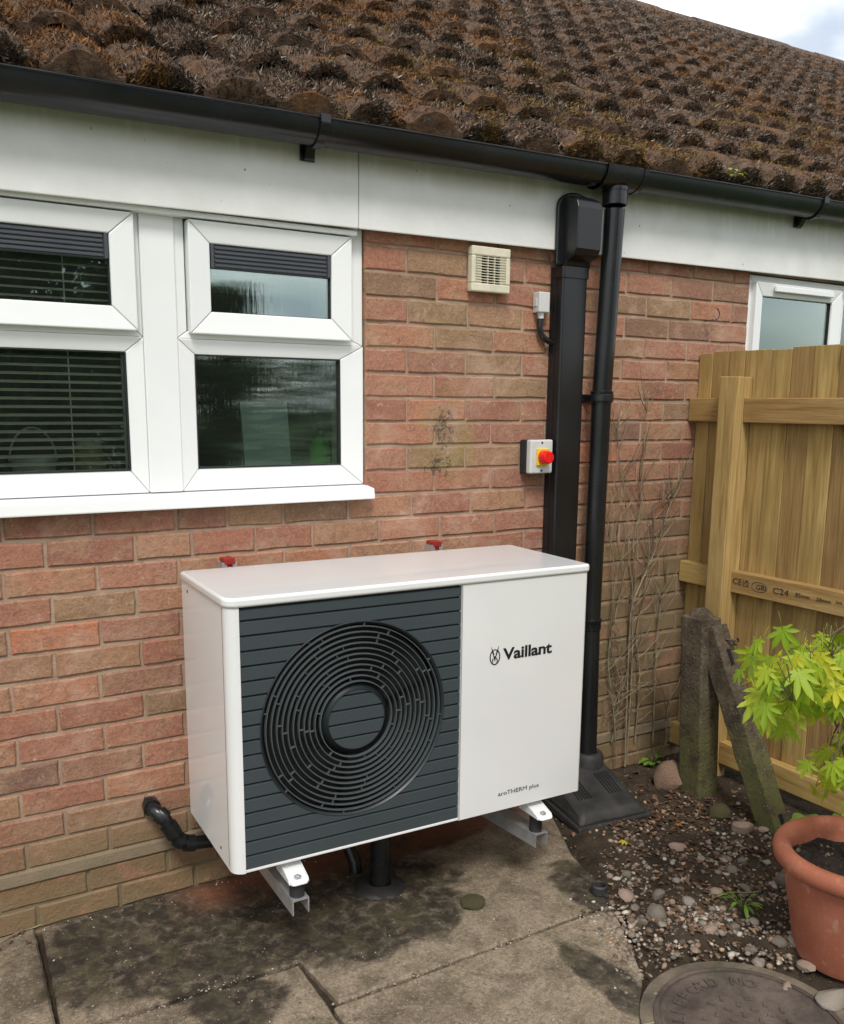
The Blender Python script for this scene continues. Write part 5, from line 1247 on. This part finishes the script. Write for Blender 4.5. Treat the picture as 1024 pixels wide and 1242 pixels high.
m = MB(); m.tube([(.058*math.cos(R(a)), 0, .075+.085*math.sin(R(a))) for a in range(0, 181, 12)], .003, 6); m.build('handle', M_white, pb, smooth=60)
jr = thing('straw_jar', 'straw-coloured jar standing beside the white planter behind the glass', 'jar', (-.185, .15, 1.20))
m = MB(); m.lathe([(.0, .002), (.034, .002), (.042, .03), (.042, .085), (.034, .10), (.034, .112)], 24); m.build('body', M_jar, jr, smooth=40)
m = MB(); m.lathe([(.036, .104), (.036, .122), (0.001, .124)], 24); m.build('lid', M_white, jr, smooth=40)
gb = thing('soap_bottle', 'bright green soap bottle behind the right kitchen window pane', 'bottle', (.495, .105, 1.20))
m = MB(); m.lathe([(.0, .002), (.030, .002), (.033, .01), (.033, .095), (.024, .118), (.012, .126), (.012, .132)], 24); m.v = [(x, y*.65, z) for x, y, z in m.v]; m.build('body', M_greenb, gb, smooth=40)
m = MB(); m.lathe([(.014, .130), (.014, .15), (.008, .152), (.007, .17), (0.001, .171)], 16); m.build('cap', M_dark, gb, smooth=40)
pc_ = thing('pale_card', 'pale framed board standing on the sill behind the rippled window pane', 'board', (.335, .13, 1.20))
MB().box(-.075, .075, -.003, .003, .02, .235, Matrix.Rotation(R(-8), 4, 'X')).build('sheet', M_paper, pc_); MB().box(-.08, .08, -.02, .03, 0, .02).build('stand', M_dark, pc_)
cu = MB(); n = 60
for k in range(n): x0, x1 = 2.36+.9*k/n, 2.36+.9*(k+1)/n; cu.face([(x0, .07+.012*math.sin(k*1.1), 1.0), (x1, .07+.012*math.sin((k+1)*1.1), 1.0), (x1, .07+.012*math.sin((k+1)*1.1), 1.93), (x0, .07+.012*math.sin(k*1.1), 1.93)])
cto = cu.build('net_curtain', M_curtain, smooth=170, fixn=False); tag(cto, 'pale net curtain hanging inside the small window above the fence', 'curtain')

# ================================================================== GARDEN BEHIND THE CAMERA (mirrored in the panes)
def tree(loc, h, rx, n, seed, label, lean=0):
    rr = random.Random(seed); rs = np.random.RandomState(seed); t = thing('garden_tree', label, 'tree', loc)
    m = MB(); m.tube([(0, 0, -.1), (.05, .03, h*.35), (.1+lean, 0, h*.75)], [.16, .12, .05], 8)
    for k in range(7): a = rr.uniform(0, 6.28); z0 = h*rr.uniform(.3, .6); m.tube([(.05, 0, z0), (rx*.4*math.cos(a), rx*.4*math.sin(a), z0+h*.15), (rx*.75*math.cos(a), rx*.75*math.sin(a), z0+h*.25)], [.06, .035, .012], 6)
    m.build('trunk', M_bark, t, smooth=60)
    cl = [(rr.uniform(-.8, .8)*rx, rr.uniform(-.8, .8)*rx, h*(.10+.82*rr.random()), rx*rr.uniform(.3, .5)) for _ in range(34)]
    V = []; F = []; Rn = []
    c = rs.randint(0, len(cl), n); d = rs.randn(n, 3); d /= np.linalg.norm(d, axis=1)[:, None]; rad = rs.rand(n)**.4
    for i in range(n):
        x, y, z, r = cl[c[i]]; b = Vector((x, y, z))+Vector(d[i])*r*rad[i]; e = Vector(rs.randn(3)).normalized()*.07; f = e.cross(Vector(rs.randn(3))).normalized()*.045; k = len(V)
        V += [tuple(b-e), tuple(b-f), tuple(b+e), tuple(b+f)]; F.append((k, k+1, k+2, k+3)); Rn += [rs.rand()]*4
    big_mesh('crown', V, F, M_treeleaf, t, rnd=Rn, smooth=False)
tree((1.3, -13.5, 0), 7.6, 2.6, 34000, 1, 'tall dense garden tree mirrored in the left kitchen window panes')
tree((4.95, -14.5, 0), 3.75, .85, 9000, 2, 'small rounded garden tree mirrored in the right kitchen window pane')
tree((-4.0, -12.0, 0), 6.0, 2.0, 9000, 3, 'broad garden tree beyond the lawn, mirrored at the edge of the panes')
V = []; F = []; Rn = []; rs = np.random.RandomState(9)
for i in range(16000):
    b = Vector((rs.uniform(-9, 14), -17+rs.uniform(-.45, .45), rs.uniform(0, 2.7)+.25*math.sin(i))); e = Vector(rs.randn(3)).normalized()*.09; f = e.cross(Vector(rs.randn(3))).normalized()*.06; k = len(V); V += [tuple(b-e), tuple(b-f), tuple(b+e), tuple(b+f)]; F.append((k, k+1, k+2, k+3)); Rn += [rs.rand()]*4
tag(big_mesh('hedge', V, F, M_treeleaf, None, rnd=Rn, smooth=False), 'long green hedge at the end of the garden', 'hedge')
